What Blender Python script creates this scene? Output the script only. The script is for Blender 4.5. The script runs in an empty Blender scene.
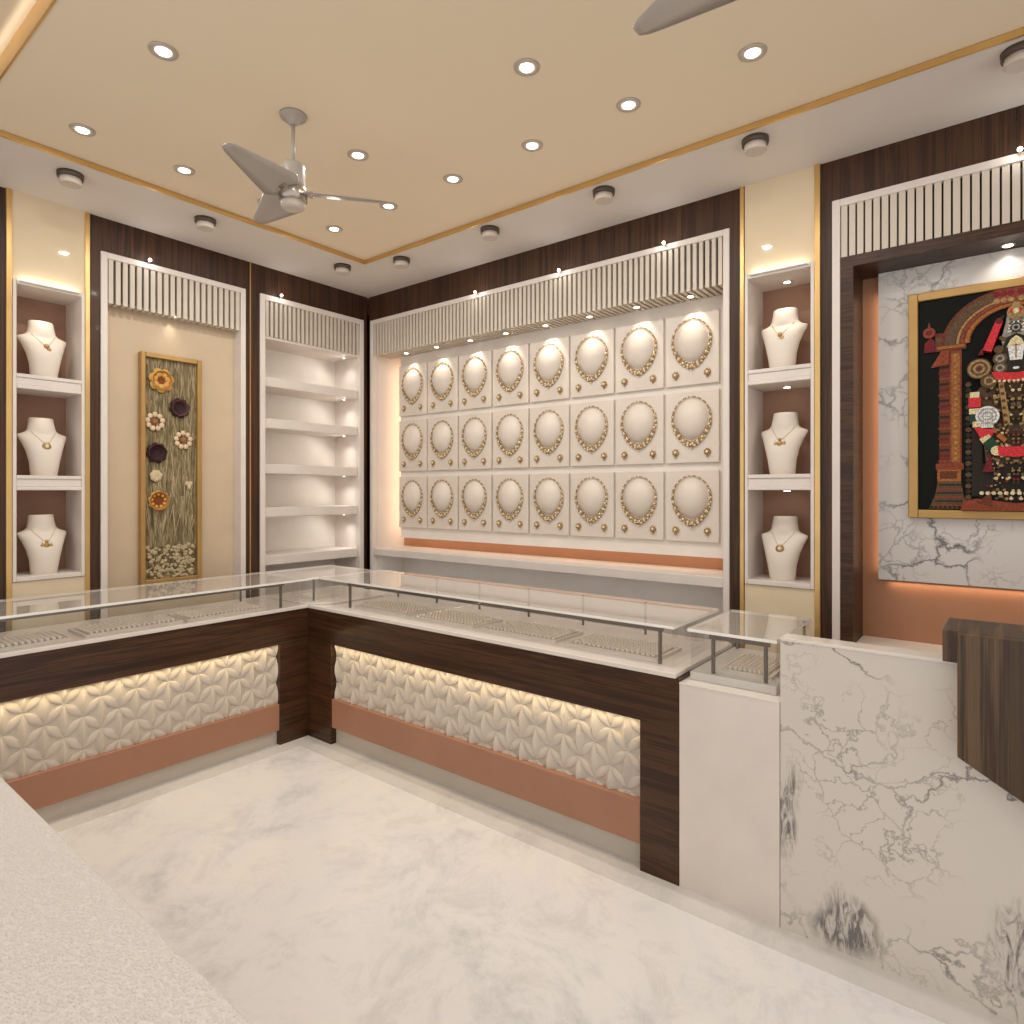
import bpy, bmesh, math, random
import numpy as np
from mathutils import Vector, Matrix
random.seed(7)
PI = math.pi
S = bpy.context.scene
COL = S.collection

# ------------------------------------------------------------------ materials
def lin(r, g, b):
    def f(c):
        c /= 255.0
        return c / 12.92 if c <= 0.04045 else ((c + 0.055) / 1.055) ** 2.4
    return (f(r), f(g), f(b), 1.0)

def new_mat(name):
    m = bpy.data.materials.new(name); m.use_nodes = True
    nt = m.node_tree
    return m, nt, nt.nodes['Principled BSDF']

def N(nt, typ, **kw):
    n = nt.nodes.new(typ)
    for k, v in kw.items():
        if hasattr(n, k): setattr(n, k, v)
        else: n.inputs[k].default_value = v
    return n

def setp(b, rough=None, metal=None, spec=None, coat=None):
    if rough is not None: b.inputs['Roughness'].default_value = rough
    if metal is not None: b.inputs['Metallic'].default_value = metal
    if spec is not None: b.inputs['Specular IOR Level'].default_value = spec
    if coat is not None:
        b.inputs['Coat Weight'].default_value = coat; b.inputs['Coat Roughness'].default_value = 0.06

def ramp(nt, stops):
    r = nt.nodes.new('ShaderNodeValToRGB')
    e = r.color_ramp.elements
    while len(e) < len(stops): e.new(0.5)
    for i, (p, c) in enumerate(stops):
        e[i].position = p; e[i].color = c
    return r

def plain(name, rgb, rough=0.5, metal=0.0, spec=0.4, coat=None, var=0.04, scale=6.0, bump=0.0, bscale=200.0):
    m, nt, b = new_mat(name)
    setp(b, rough, metal, spec, coat)
    c = lin(*rgb)
    tc = N(nt, 'ShaderNodeTexCoord')
    nz = N(nt, 'ShaderNodeTexNoise'); nz.inputs['Scale'].default_value = scale; nz.inputs['Detail'].default_value = 3
    nt.links.new(tc.outputs['Object'], nz.inputs['Vector'])
    lo = tuple(x * (1 - var) for x in c[:3]) + (1,); hi = tuple(min(1, x * (1 + var)) for x in c[:3]) + (1,)
    r = ramp(nt, [(0.3, lo), (0.7, hi)])
    nt.links.new(nz.outputs['Fac'], r.inputs['Fac']); nt.links.new(r.outputs['Color'], b.inputs['Base Color'])
    if bump > 0:
        n2 = N(nt, 'ShaderNodeTexNoise'); n2.inputs['Scale'].default_value = bscale
        nt.links.new(tc.outputs['Object'], n2.inputs['Vector'])
        bp = N(nt, 'ShaderNodeBump'); bp.inputs['Strength'].default_value = bump; bp.inputs['Distance'].default_value = 0.004
        nt.links.new(n2.outputs['Fac'], bp.inputs['Height']); nt.links.new(bp.outputs['Normal'], b.inputs['Normal'])
    return m

def wood(name, scl, stops, rough=0.4, coat=0.15, band=0.0):
    """scl: noise frequency along each axis (low along the grain)"""
    m, nt, b = new_mat(name); setp(b, rough, 0, 0.35, coat)
    tc = N(nt, 'ShaderNodeTexCoord')
    mp = N(nt, 'ShaderNodeMapping'); mp.inputs['Scale'].default_value = scl
    nt.links.new(tc.outputs['Object'], mp.inputs['Vector'])
    n1 = N(nt, 'ShaderNodeTexNoise'); n1.inputs['Scale'].default_value = 1.0; n1.inputs['Detail'].default_value = 6; n1.inputs['Roughness'].default_value = 0.65; n1.inputs['Distortion'].default_value = 0.3
    nt.links.new(mp.outputs['Vector'], n1.inputs['Vector'])
    mp2 = N(nt, 'ShaderNodeMapping'); mp2.inputs['Scale'].default_value = tuple(s * 0.22 for s in scl); mp2.inputs['Location'].default_value = (3.1, 1.7, 5.3)
    nt.links.new(tc.outputs['Object'], mp2.inputs['Vector'])
    n2 = N(nt, 'ShaderNodeTexNoise'); n2.inputs['Scale'].default_value = 1.0; n2.inputs['Detail'].default_value = 2
    nt.links.new(mp2.outputs['Vector'], n2.inputs['Vector'])
    mx = N(nt, 'ShaderNodeMix', data_type='FLOAT'); mx.inputs[0].default_value = 0.45
    nt.links.new(n1.outputs['Fac'], mx.inputs[2]); nt.links.new(n2.outputs['Fac'], mx.inputs[3])
    r = ramp(nt, stops)
    nt.links.new(mx.outputs[0], r.inputs['Fac']); nt.links.new(r.outputs['Color'], b.inputs['Base Color'])
    return m

WST = [(0.30, lin(32, 19, 11)), (0.42, lin(56, 33, 19)), (0.48, lin(78, 49, 30)), (0.53, lin(46, 27, 16)), (0.60, lin(86, 55, 34)), (0.66, lin(42, 25, 15)), (0.76, lin(102, 67, 42))]
WST2 = [(0.32, lin(42, 28, 18)), (0.42, lin(78, 58, 38)), (0.47, lin(56, 37, 24)), (0.53, lin(104, 80, 54)), (0.58, lin(62, 42, 28)), (0.65, lin(112, 88, 60)), (0.74, lin(58, 40, 27))]
M = {}
M['wood_wall'] = wood('dark_wood_vertical', (26, 26, 0.55), WST, 0.45, 0.03)
M['wood_counter'] = wood('dark_wood_horizontal', (1.5, 1.5, 42), WST, 0.3, 0.08)
M['wood_block'] = wood('walnut_block', (34, 1.6, 0.5), WST2, 0.4, 0.1)
M['wood_jamb'] = wood('dark_wood_jamb', (3, 3, 40), WST, 0.42, 0.03)
M['white'] = plain('white_laminate', (224, 213, 203), 0.45)
M['white_panel'] = plain('white_board', (232, 222, 211), 0.55)
M['pad'] = plain('cream_leatherette', (222, 209, 195), 0.4, spec=0.5, bump=0.05)
M['slat'] = plain('beige_slat', (210, 197, 180), 0.45)
M['slat_back'] = plain('slat_backing', (54, 38, 28), 0.6)
M['soffit'] = plain('soffit_paint', (224, 214, 204), 0.7, var=0.0)
M['tray'] = plain('tray_paint', (238, 220, 192), 0.7, var=0.0)
M['cream'] = plain('cream_gloss', (226, 206, 174), 0.035, spec=0.4, var=0.02)
M['cream_wall'] = plain('cream_wall', (204, 182, 153), 0.55)
M['mauve'] = plain('mauve_brown', (162, 124, 102), 0.6)
M['copper'] = plain('copper_laminate', (166, 120, 96), 0.4, spec=0.4)
M['copper_wall'] = plain('copper_wall', (176, 126, 96), 0.45)
M['gold'] = plain('brushed_gold', (216, 178, 116), 0.3, metal=0.75, var=0.06)
M['gold_frame'] = plain('gold_frame', (184, 146, 90), 0.42, metal=0.55, var=0.08)
M['jewel_gold'] = plain('jewel_gold', (176, 142, 88), 0.35, metal=0.6)
M['stone'] = plain('pale_stone', (236, 222, 196), 0.15, spec=0.8)
M['relief'] = plain('relief_plaster', (205, 194, 182), 0.5)
M['grey_skirt'] = plain('grey_skirting', (196, 188, 177), 0.45)
M['base_grey'] = plain('base_grey', (206, 200, 192), 0.3)
M['tray_pad'] = plain('tray_pad', (176, 160, 144), 0.6)
M['slab'] = plain('white_slab', (229, 219, 209), 0.18, spec=0.5)
M['metal'] = plain('grey_metal', (112, 104, 97), 0.35, metal=0.7)
M['fan'] = plain('fan_grey', (172, 162, 152), 0.4, spec=0.4)
M['fan_metal'] = plain('fan_steel', (176, 166, 156), 0.25, metal=0.8)
M['bust'] = plain('bust_leather', (228, 216, 202), 0.5, bump=0.03)
M['dark_rim'] = plain('dark_rim', (82, 68, 58), 0.5)
M['steel'] = plain('downlight_steel', (188, 176, 164), 0.35, metal=0.2)
M['frost'] = plain('frosted_white', (204, 190, 176), 0.5)
M['tray_base'] = plain('tray_white', (226, 216, 204), 0.5)
M['pale_gold'] = plain('pale_gold', (216, 196, 166), 0.35)
M['stud'] = plain('tray_studs', (240, 230, 218), 0.35)
M['black_print'] = plain('print_black', (15, 17, 13), 0.6, spec=0.15)

def emit(name, rgb, st):
    m, nt, b = new_mat(name)
    b.inputs['Base Color'].default_value = lin(*rgb)
    b.inputs['Emission Color'].default_value = lin(*rgb); b.inputs['Emission Strength'].default_value = st
    return m
M['lamp'] = emit('lamp_lens', (255, 246, 230), 6.0)
M['led'] = emit('led_strip', (255, 225, 160), 1.2)

def thin_glass(name, tint, white):
    m = bpy.data.materials.new(name); m.use_nodes = True
    nt = m.node_tree; nt.nodes.clear()
    out = N(nt, 'ShaderNodeOutputMaterial')
    tr = N(nt, 'ShaderNodeBsdfTransparent'); tr.inputs['Color'].default_value = tint
    df = N(nt, 'ShaderNodeBsdfDiffuse'); df.inputs['Color'].default_value = lin(235, 226, 216)
    gl = N(nt, 'ShaderNodeBsdfGlossy'); gl.inputs['Roughness'].default_value = 0.02; gl.inputs['Color'].default_value = (0.95, 0.95, 0.95, 1)
    fr = N(nt, 'ShaderNodeFresnel'); fr.inputs['IOR'].default_value = 1.5
    a = N(nt, 'ShaderNodeMixShader'); a.inputs[0].default_value = white
    nt.links.new(tr.outputs[0], a.inputs[1]); nt.links.new(df.outputs[0], a.inputs[2])
    b = N(nt, 'ShaderNodeMixShader')
    ge = N(nt, 'ShaderNodeNewGeometry'); iv = N(nt, 'ShaderNodeMath', operation='SUBTRACT'); iv.inputs[0].default_value = 1.0
    nt.links.new(ge.outputs['Backfacing'], iv.inputs[1])
    mf = N(nt, 'ShaderNodeMath', operation='MULTIPLY'); nt.links.new(fr.outputs[0], mf.inputs[0]); nt.links.new(iv.outputs[0], mf.inputs[1])
    nt.links.new(mf.outputs[0], b.inputs[0]); nt.links.new(a.outputs[0], b.inputs[1]); nt.links.new(gl.outputs[0], b.inputs[2])
    nt.links.new(b.outputs[0], out.inputs['Surface'])
    return m
M['glass_top'] = thin_glass('glass_top', (0.98, 0.975, 0.965, 1), 0.27)
M['glass_pane'] = thin_glass('glass_pane', (0.99, 0.99, 0.985, 1), 0.02)
M['glass_edge'] = plain('glass_edge', (246, 242, 234), 0.2, spec=0.6)  # bright lit look of the glass edges painted in as white

def marble(name, base, vein, scale=1.0, amt=1.0, blotch=True, seed=0.0, spots=(), vw=1.0):
    m, nt, b = new_mat(name); setp(b, 0.22, 0, 0.45)
    tc = N(nt, 'ShaderNodeTexCoord')
    mp = N(nt, 'ShaderNodeMapping'); mp.inputs['Location'].default_value = (seed, seed * 0.7, seed * 1.3); mp.inputs['Scale'].default_value = (scale,) * 3
    nt.links.new(tc.outputs['Object'], mp.inputs['Vector'])
    w = N(nt, 'ShaderNodeTexNoise'); w.inputs['Scale'].default_value = 2.6; w.inputs['Detail'].default_value = 6; w.inputs['Roughness'].default_value = 0.6
    nt.links.new(mp.outputs[0], w.inputs['Vector'])
    sc = N(nt, 'ShaderNodeVectorMath', operation='SCALE'); sc.inputs['Scale'].default_value = 0.55
    nt.links.new(w.outputs['Color'], sc.inputs[0])
    ad = N(nt, 'ShaderNodeVectorMath', operation='ADD')
    nt.links.new(mp.outputs[0], ad.inputs[0]); nt.links.new(sc.outputs[0], ad.inputs[1])
    def veins(vs, width, mscale, mlo, mhi, off):
        v = N(nt, 'ShaderNodeTexVoronoi', feature='DISTANCE_TO_EDGE'); v.inputs['Scale'].default_value = vs
        nt.links.new(ad.outputs[0], v.inputs['Vector'])
        r1 = ramp(nt, [(0.0, (1, 1, 1, 1)), (width, (0, 0, 0, 1))])
        nt.links.new(v.outputs['Distance'], r1.inputs['Fac'])
        k = N(nt, 'ShaderNodeTexNoise'); k.inputs['Scale'].default_value = mscale; k.inputs['Detail'].default_value = 2
        o = N(nt, 'ShaderNodeVectorMath', operation='ADD'); o.inputs[1].default_value = (off, off, off)
        nt.links.new(mp.outputs[0], o.inputs[0]); nt.links.new(o.outputs[0], k.inputs['Vector'])
        r2 = ramp(nt, [(mlo, (0, 0, 0, 1)), (mhi, (1, 1, 1, 1))])
        nt.links.new(k.outputs['Fac'], r2.inputs['Fac'])
        mu = N(nt, 'ShaderNodeMath', operation='MULTIPLY')
        nt.links.new(r1.outputs['Color'], mu.inputs[0]); nt.links.new(r2.outputs['Color'], mu.inputs[1])
        return mu
    a = veins(2.4, 0.020 * vw, 2.2, 0.40, 0.60, 3.0)
    c = veins(7.0, 0.030 * vw, 2.6, 0.46, 0.62, 9.0)
    s1 = N(nt, 'ShaderNodeMath', operation='MULTIPLY'); s1.inputs[1].default_value = 0.6
    nt.links.new(c.outputs[0], s1.inputs[0])
    mxm = N(nt, 'ShaderNodeMath', operation='MAXIMUM')
    nt.links.new(a.outputs[0], mxm.inputs[0]); nt.links.new(s1.outputs[0], mxm.inputs[1])
    last = mxm
    if blotch:
        d = veins(1.3, 0.16, 1.7, 0.58, 0.66, 21.0)
        g = N(nt, 'ShaderNodeTexNoise'); g.inputs['Scale'].default_value = 26; g.inputs['Detail'].default_value = 5
        nt.links.new(ad.outputs[0], g.inputs['Vector'])
        rg = ramp(nt, [(0.42, (0, 0, 0, 1)), (0.56, (1, 1, 1, 1))]); nt.links.new(g.outputs['Fac'], rg.inputs['Fac'])
        mu = N(nt, 'ShaderNodeMath', operation='MULTIPLY'); nt.links.new(d.outputs[0], mu.inputs[0]); nt.links.new(rg.outputs['Color'], mu.inputs[1])
        mm = N(nt, 'ShaderNodeMath', operation='MAXIMUM'); nt.links.new(last.outputs[0], mm.inputs[0]); nt.links.new(mu.outputs[0], mm.inputs[1])
        last = mm
    for (cx, cy, cz), rx, rz, thr in spots:      # dark mineral patches where the slab has them
        o1 = N(nt, 'ShaderNodeMapping'); o1.inputs['Location'].default_value = (-cx / rx, 0, -cz / rz); o1.inputs['Scale'].default_value = (1 / rx, 0.0, 1 / rz)
        nt.links.new(tc.outputs['Object'], o1.inputs['Vector'])
        d2 = N(nt, 'ShaderNodeVectorMath', operation='SCALE'); d2.inputs['Scale'].default_value = 2.6
        cs = N(nt, 'ShaderNodeVectorMath', operation='SUBTRACT'); cs.inputs[1].default_value = (0.5, 0.5, 0.5)
        nt.links.new(w.outputs['Color'], cs.inputs[0]); nt.links.new(cs.outputs[0], d2.inputs[0])
        o2 = N(nt, 'ShaderNodeVectorMath', operation='ADD'); nt.links.new(o1.outputs[0], o2.inputs[0]); nt.links.new(d2.outputs[0], o2.inputs[1])
        ln = N(nt, 'ShaderNodeVectorMath', operation='LENGTH'); nt.links.new(o2.outputs[0], ln.inputs[0])
        rr = ramp(nt, [(0.55, (1, 1, 1, 1)), (1.0, (0, 0, 0, 1))]); nt.links.new(ln.outputs['Value'], rr.inputs['Fac'])
        wv = N(nt, 'ShaderNodeTexNoise'); wv.inputs['Scale'].default_value = 1; wv.inputs['Detail'].default_value = 8; wv.inputs['Roughness'].default_value = 0.7; wv.inputs['Distortion'].default_value = 1.8
        wm = N(nt, 'ShaderNodeMapping'); wm.inputs['Rotation'].default_value = (0, math.radians(28), 0); wm.inputs['Scale'].default_value = (34, 10, 8)
        nt.links.new(tc.outputs['Object'], wm.inputs['Vector']); nt.links.new(wm.outputs[0], wv.inputs['Vector'])
        r3 = ramp(nt, [(thr - 0.06, (1, 1, 1, 1)), (thr + 0.06, (0.12, 0.12, 0.12, 1))]); nt.links.new(wv.outputs['Fac'], r3.inputs['Fac'])
        mu = N(nt, 'ShaderNodeMath', operation='MULTIPLY'); nt.links.new(rr.outputs['Color'], mu.inputs[0]); nt.links.new(r3.outputs['Color'], mu.inputs[1])
        mm = N(nt, 'ShaderNodeMath', operation='MAXIMUM'); nt.links.new(last.outputs[0], mm.inputs[0]); nt.links.new(mu.outputs[0], mm.inputs[1]); last = mm
    am = N(nt, 'ShaderNodeMath', operation='MULTIPLY'); am.inputs[1].default_value = amt
    nt.links.new(last.outputs[0], am.inputs[0])
    mix = N(nt, 'ShaderNodeMix', data_type='RGBA'); mix.inputs[6].default_value = lin(*base); mix.inputs[7].default_value = lin(*vein)
    nt.links.new(am.outputs[0], mix.inputs[0]); nt.links.new(mix.outputs[2], b.inputs['Base Color'])
    return m
M['marble'] = marble('veined_marble', (214, 205, 195), (98, 93, 92), 1.0, 0.9, False, 2.3, [((-0.775, 0, 0.44), 0.05, 0.17, 0.5), ((-0.60, 0, 0.09), 0.12, 0.12, 0.54), ((-0.12, 0, 0.20), 0.08, 0.22, 0.45)])
M['marble2'] = marble('veined_marble_backdrop', (214, 206, 199), (98, 93, 95), 1.5, 1.0, False, 7.7, (), 2.2)

def floor_mat(name, base, alt, dark):
    m, nt, b = new_mat(name); setp(b, 0.3, 0, 0.35)
    tc = N(nt, 'ShaderNodeTexCoord')
    w = N(nt, 'ShaderNodeTexNoise'); w.inputs['Scale'].default_value = 1.3; w.inputs['Detail'].default_value = 10; w.inputs['Roughness'].default_value = 0.74; w.inputs['Distortion'].default_value = 0.5
    nt.links.new(tc.outputs['Object'], w.inputs['Vector'])
    r = ramp(nt, [(0.32, lin(*dark)), (0.47, lin(*base)), (0.6, lin(*alt)), (0.72, lin(*base))])
    nt.links.new(w.outputs['Fac'], r.inputs['Fac'])
    n2 = N(nt, 'ShaderNodeTexNoise'); n2.inputs['Scale'].default_value = 3.5; n2.inputs['Detail'].default_value = 10; n2.inputs['Roughness'].default_value = 0.78; n2.inputs['Distortion'].default_value = 0.6
    nt.links.new(tc.outputs['Object'], n2.inputs['Vector'])
    r2 = ramp(nt, [(0.36, (0.82, 0.82, 0.83, 1)), (0.5, (1, 1, 1, 1))])
    nt.links.new(n2.outputs['Fac'], r2.inputs['Fac'])
    mix = N(nt, 'ShaderNodeMix', data_type='RGBA', blend_type='MULTIPLY'); mix.inputs[0].default_value = 0.8
    nt.links.new(r.outputs['Color'], mix.inputs[6]); nt.links.new(r2.outputs['Color'], mix.inputs[7])
    nt.links.new(mix.outputs[2], b.inputs['Base Color'])
    return m
M['floor'] = floor_mat('floor_marble', (228, 225, 225), (234, 229, 224), (194, 193, 193))
M['border'] = floor_mat('floor_border', (212, 207, 203), (217, 212, 206), (194, 190, 186))

def leather_mat():
    m, nt, b = new_mat('embossed_white'); setp(b, 0.45, 0, 0.35)
    b.inputs['Base Color'].default_value = lin(226, 217, 206)
    tc = N(nt, 'ShaderNodeTexCoord')
    mp = N(nt, 'ShaderNodeMapping'); mp.inputs['Scale'].default_value = (1.0, 2.2, 1.0)
    nt.links.new(tc.outputs['Object'], mp.inputs['Vector'])
    v = N(nt, 'ShaderNodeTexVoronoi', feature='SMOOTH_F1'); v.inputs['Scale'].default_value = 150
    nt.links.new(mp.outputs[0], v.inputs['Vector'])
    bp = N(nt, 'ShaderNodeBump'); bp.inputs['Strength'].default_value = 0.7; bp.inputs['Distance'].default_value = 0.004
    nt.links.new(v.outputs['Distance'], bp.inputs['Height']); nt.links.new(bp.outputs['Normal'], b.inputs['Normal'])
    r = ramp(nt, [(0.0, lin(216, 209, 201)), (0.7, lin(228, 222, 216))])
    nt.links.new(v.outputs['Distance'], r.inputs['Fac']); nt.links.new(r.outputs['Color'], b.inputs['Base Color'])
    return m
M['leather'] = leather_mat()

def canvas_mat():
    m, nt, b = new_mat('meadow_canvas'); setp(b, 0.5, 0, 0.3)
    tc = N(nt, 'ShaderNodeTexCoord')
    mp = N(nt, 'ShaderNodeMapping'); mp.inputs['Scale'].default_value = (60, 60, 6)
    nt.links.new(tc.outputs['Object'], mp.inputs['Vector'])
    n = N(nt, 'ShaderNodeTexNoise'); n.inputs['Scale'].default_value = 1.6; n.inputs['Detail'].default_value = 5; n.inputs['Distortion'].default_value = 1.2
    nt.links.new(mp.outputs[0], n.inputs['Vector'])
    r = ramp(nt, [(0.3, lin(70, 58, 36)), (0.45, lin(112, 96, 64)), (0.55, lin(134, 118, 84)), (0.63, lin(172, 156, 120)), (0.72, lin(100, 94, 62))])
    nt.links.new(n.outputs['Fac'], r.inputs['Fac']); nt.links.new(r.outputs['Color'], b.inputs['Base Color'])
    return m
M['canvas'] = canvas_mat()
for nm, c in dict(amber=(176, 116, 48), amber_dark=(126, 66, 24), cup=(204, 158, 88), plum=(52, 32, 34), plum_rim=(92, 60, 58), daisy=(220, 194, 162), rust=(166, 104, 66),
                  puff=(206, 186, 150), pebble=(182, 164, 130), pebble_dark=(110, 90, 60),
                  p_brown=(104, 54, 34), p_rust=(134, 64, 42), p_orange=(158, 98, 46), p_red=(206, 52, 58), p_cream=(220, 202, 156), p_gold=(158, 128, 84),
                  p_bronze=(94, 72, 50), p_silver=(150, 142, 132), p_green=(38, 66, 46), p_white=(238, 232, 218), p_dark=(44, 36, 28), p_maroon=(112, 30, 36)).items():
    M[nm] = plain('paint_' + nm, c, 0.5, spec=0.2, var=0.42 if nm.startswith('p_') else 0.14, scale=150 if nm.startswith('p_') else 60)

# ------------------------------------------------------------------ mesh helpers
class MB:
    def __init__(s): s.v = []; s.f = []; s.m = []; s.s = []
    def add(s, vs, fs, mi=0, sm=False):
        o = len(s.v); s.v += [tuple(v) for v in vs]
        for f in fs: s.f.append(tuple(i + o for i in f)); s.m.append(mi); s.s.append(sm)
        return s
    def box(s, x0, x1, y0, y1, z0, z1, mi=0):
        x0, x1 = sorted((x0, x1)); y0, y1 = sorted((y0, y1)); z0, z1 = sorted((z0, z1))
        v = [(x0, y0, z0), (x1, y0, z0), (x1, y1, z0), (x0, y1, z0), (x0, y0, z1), (x1, y0, z1), (x1, y1, z1), (x0, y1, z1)]
        return s.add(v, [(3, 2, 1, 0), (4, 5, 6, 7), (0, 1, 5, 4), (1, 2, 6, 5), (2, 3, 7, 6), (3, 0, 4, 7)], mi)
    def prism(s, poly, a0, a1, fn, mi=0):
        """poly of (u,v); fn(u,v,a) -> xyz; closed solid between a0 and a1"""
        n = len(poly)
        v = [fn(u, w, a0) for u, w in poly] + [fn(u, w, a1) for u, w in poly]
        f = [tuple(range(n - 1, -1, -1)), tuple(range(n, 2 * n))] + [(i, (i + 1) % n, n + (i + 1) % n, n + i) for i in range(n)]
        return s.add(v, f, mi)
    def lathe(s, prof, c, n=24, mi=0, axis='z', sm=True):
        """prof (r,h) from bottom to top around c"""
        vs, fs = [], []
        for r, h in prof:
            for k in range(n):
                a = 2 * PI * k / n; x, y = r * math.cos(a), r * math.sin(a)
                vs.append((c[0] + x, c[1] + y, c[2] + h) if axis == 'z' else ((c[0] + x, c[1] - h, c[2] + y) if axis == 'y' else (c[0] + h, c[1] + x, c[2] + y)))
        for i in range(len(prof) - 1):
            for k in range(n):
                fs.append((i * n + k, i * n + (k + 1) % n, (i + 1) * n + (k + 1) % n, (i + 1) * n + k))
        s.add(vs, fs, mi, sm)
        o = len(s.v) - len(vs)
        s.f.append(tuple(o + k for k in range(n - 1, -1, -1))); s.m.append(mi); s.s.append(False)
        L = (len(prof) - 1) * n
        s.f.append(tuple(o + L + k for k in range(n))); s.m.append(mi); s.s.append(False)
        return s
    def ball(s, c, r, mi=0, nu=8, nv=5, sc=(1, 1, 1)):
        vs = [(c[0], c[1], c[2] - r * sc[2])]; fs = []
        for j in range(1, nv):
            p = -PI / 2 + PI * j / nv
            for k in range(nu):
                a = 2 * PI * k / nu
                vs.append((c[0] + r * sc[0] * math.cos(p) * math.cos(a), c[1] + r * sc[1] * math.cos(p) * math.sin(a), c[2] + r * sc[2] * math.sin(p)))
        vs.append((c[0], c[1], c[2] + r * sc[2])); T = len(vs) - 1
        for k in range(nu):
            fs.append((0, 1 + (k + 1) % nu, 1 + k)); b = 1 + (nv - 2) * nu; fs.append((T, b + k, b + (k + 1) % nu))
            for j in range(nv - 2):
                q = 1 + j * nu; fs.append((q + k, q + (k + 1) % nu, q + nu + (k + 1) % nu, q + nu + k))
        return s.add(vs, fs, mi, True)
    def tube(s, pts, r, n=8, mi=0):
        pts = [Vector(p) for p in pts]; vs, fs = [], []
        for i, p in enumerate(pts):
            d = (pts[min(i + 1, len(pts) - 1)] - pts[max(i - 1, 0)]).normalized()
            u = d.cross(Vector((0.31, 0.17, 0.93))).normalized(); w = d.cross(u)
            for k in range(n):
                a = 2 * PI * k / n; vs.append(tuple(p + r * (u * math.cos(a) + w * math.sin(a))))
        for i in range(len(pts) - 1):
            for k in range(n): fs.append((i * n + k, i * n + (k + 1) % n, (i + 1) * n + (k + 1) % n, (i + 1) * n + k))
        fs.append(tuple(range(n - 1, -1, -1))); fs.append(tuple((len(pts) - 1) * n + k for k in range(n)))
        return s.add(vs, fs, mi, True)

ORG = {}
def tag(o, label=None, cat=None, group=None, kind=None):
    if label: o['label'] = label
    if cat: o['category'] = cat
    if group: o['group'] = group
    if kind: o['kind'] = kind
    return o
def thing(name, label, cat, loc, group=None, rotz=0.0, kind=None):
    o = bpy.data.objects.new(name, None); COL.objects.link(o); o.location = loc; o.rotation_euler = (0, 0, rotz)
    o.empty_display_size = 0.05
    ORG[o.name] = Vector(loc)
    return tag(o, label, cat, group, kind)
def obj(name, mb, mats, parent=None, bevel=0.0, seg=2, local=False, fix=True):
    """mesh in world coordinates, re-based on the thing's origin unless local"""
    me = bpy.data.meshes.new(name)
    off = Vector((0, 0, 0))
    p = parent
    while p is not None and p.parent is not None: p = p.parent
    if p is not None and not local and p.name in ORG: off = ORG[p.name]
    me.from_pydata([(v[0] - off[0], v[1] - off[1], v[2] - off[2]) for v in mb.v], [], mb.f)
    if not isinstance(mats, (list, tuple)): mats = [mats]
    for k in mats: me.materials.append(M[k] if isinstance(k, str) else k)
    me.polygons.foreach_set('material_index', mb.m); me.polygons.foreach_set('use_smooth', mb.s)
    if fix:
        bm = bmesh.new(); bm.from_mesh(me); bmesh.ops.recalc_face_normals(bm, faces=bm.faces[:]); bm.to_mesh(me); bm.free()
    me.update()
    o = bpy.data.objects.new(name, me); COL.objects.link(o)
    if parent is not None: o.parent = parent
    if bevel > 0:
        b = o.modifiers.new('bevel', 'BEVEL'); b.width = bevel; b.segments = seg; b.limit_method = 'ANGLE'; b.angle_limit = math.radians(50)
    return o
def copy_thing(root, loc, label=None, rotz=None):
    r = root.copy(); COL.objects.link(r); r.location = loc
    if rotz is not None: r.rotation_euler = (0, 0, rotz)
    if label: r['label'] = label
    for ch in list(root.children):
        c = ch.copy(); COL.objects.link(c); c.parent = r
        for g in list(ch.children):
            d = g.copy(); COL.objects.link(d); d.parent = c
    return r
def struct(name, mb, mats, label, cat, bevel=0.0):
    return tag(obj(name, mb, mats, bevel=bevel), label, cat, kind='structure')

WARM = (1.0, 0.89, 0.74); SOFT = (1.0, 0.985, 0.96)
def area(name, loc, rot, sx, sy, power, col=WARM, shape='RECTANGLE', spread=PI):
    l = bpy.data.lights.new(name, 'AREA'); l.shape = shape; l.size = sx
    if shape in ('RECTANGLE', 'ELLIPSE'): l.size_y = sy
    l.energy = power; l.color = col; l.spread = spread
    o = bpy.data.objects.new(name, l); COL.objects.link(o); o.location = loc; o.rotation_euler = rot
    return o
def spot(name, loc, target, power, angle, blend=0.6, col=WARM, r=0.012):
    l = bpy.data.lights.new(name, 'SPOT'); l.energy = power; l.spot_size = math.radians(angle); l.spot_blend = blend; l.color = col; l.shadow_soft_size = r
    o = bpy.data.objects.new(name, l); COL.objects.link(o); o.location = loc
    o.rotation_euler = (Vector(target) - Vector(loc)).to_track_quat('-Z', 'Y').to_euler()
    return o

# wall-space: s along the wall, d depth into the wall, z.  wall R: (s,d,z); wall L: (-d,s,z)
def W(wall, s, d, z): return (s, d, z) if wall == 'R' else (-d, s, z)
def wb(mb, wall, s0, s1, d0, d1, z0, z1, mi=0):
    if wall == 'R': return mb.box(s0, s1, d0, d1, z0, z1, mi)
    return mb.box(-d0, -d1, s0, s1, z0, z1, mi)

# ------------------------------------------------------------------ room shell
ZS, ZT = 3.19, 3.216
CAM = (4.247, -3.43, 1.55)
struct('floor', MB().box(-0.5, 7.0, -4.8, 0.5, -0.06, 0.0), 'floor', 'white and grey clouded marble floor', 'floor')
b = MB(); b.box(0.70, 7.0, -1.20, -0.98, 0, 0.002); b.box(0.70, 0.84, -4.0, -1.20, 0, 0.002)
struct('trim_1', b, 'border', 'greyer marble border strip of the floor along the counter fronts', 'floor border')
b = MB(); b.box(-0.5, 0.6, -4.8, 0.5, ZS, 3.4); b.box(0.6, 7.0, -0.515, 0.5, ZS, 3.4)
b.box(0.6, 7.0, -2.704, -0.515, ZT, 3.4, 1); b.box(0.6, 7.0, -4.8, -2.704, 3.292, 3.42, 1)
struct('ceiling', b, ['soffit', 'tray'], 'beige recessed tray ceiling inside a pale lowered band', 'ceiling')
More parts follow.
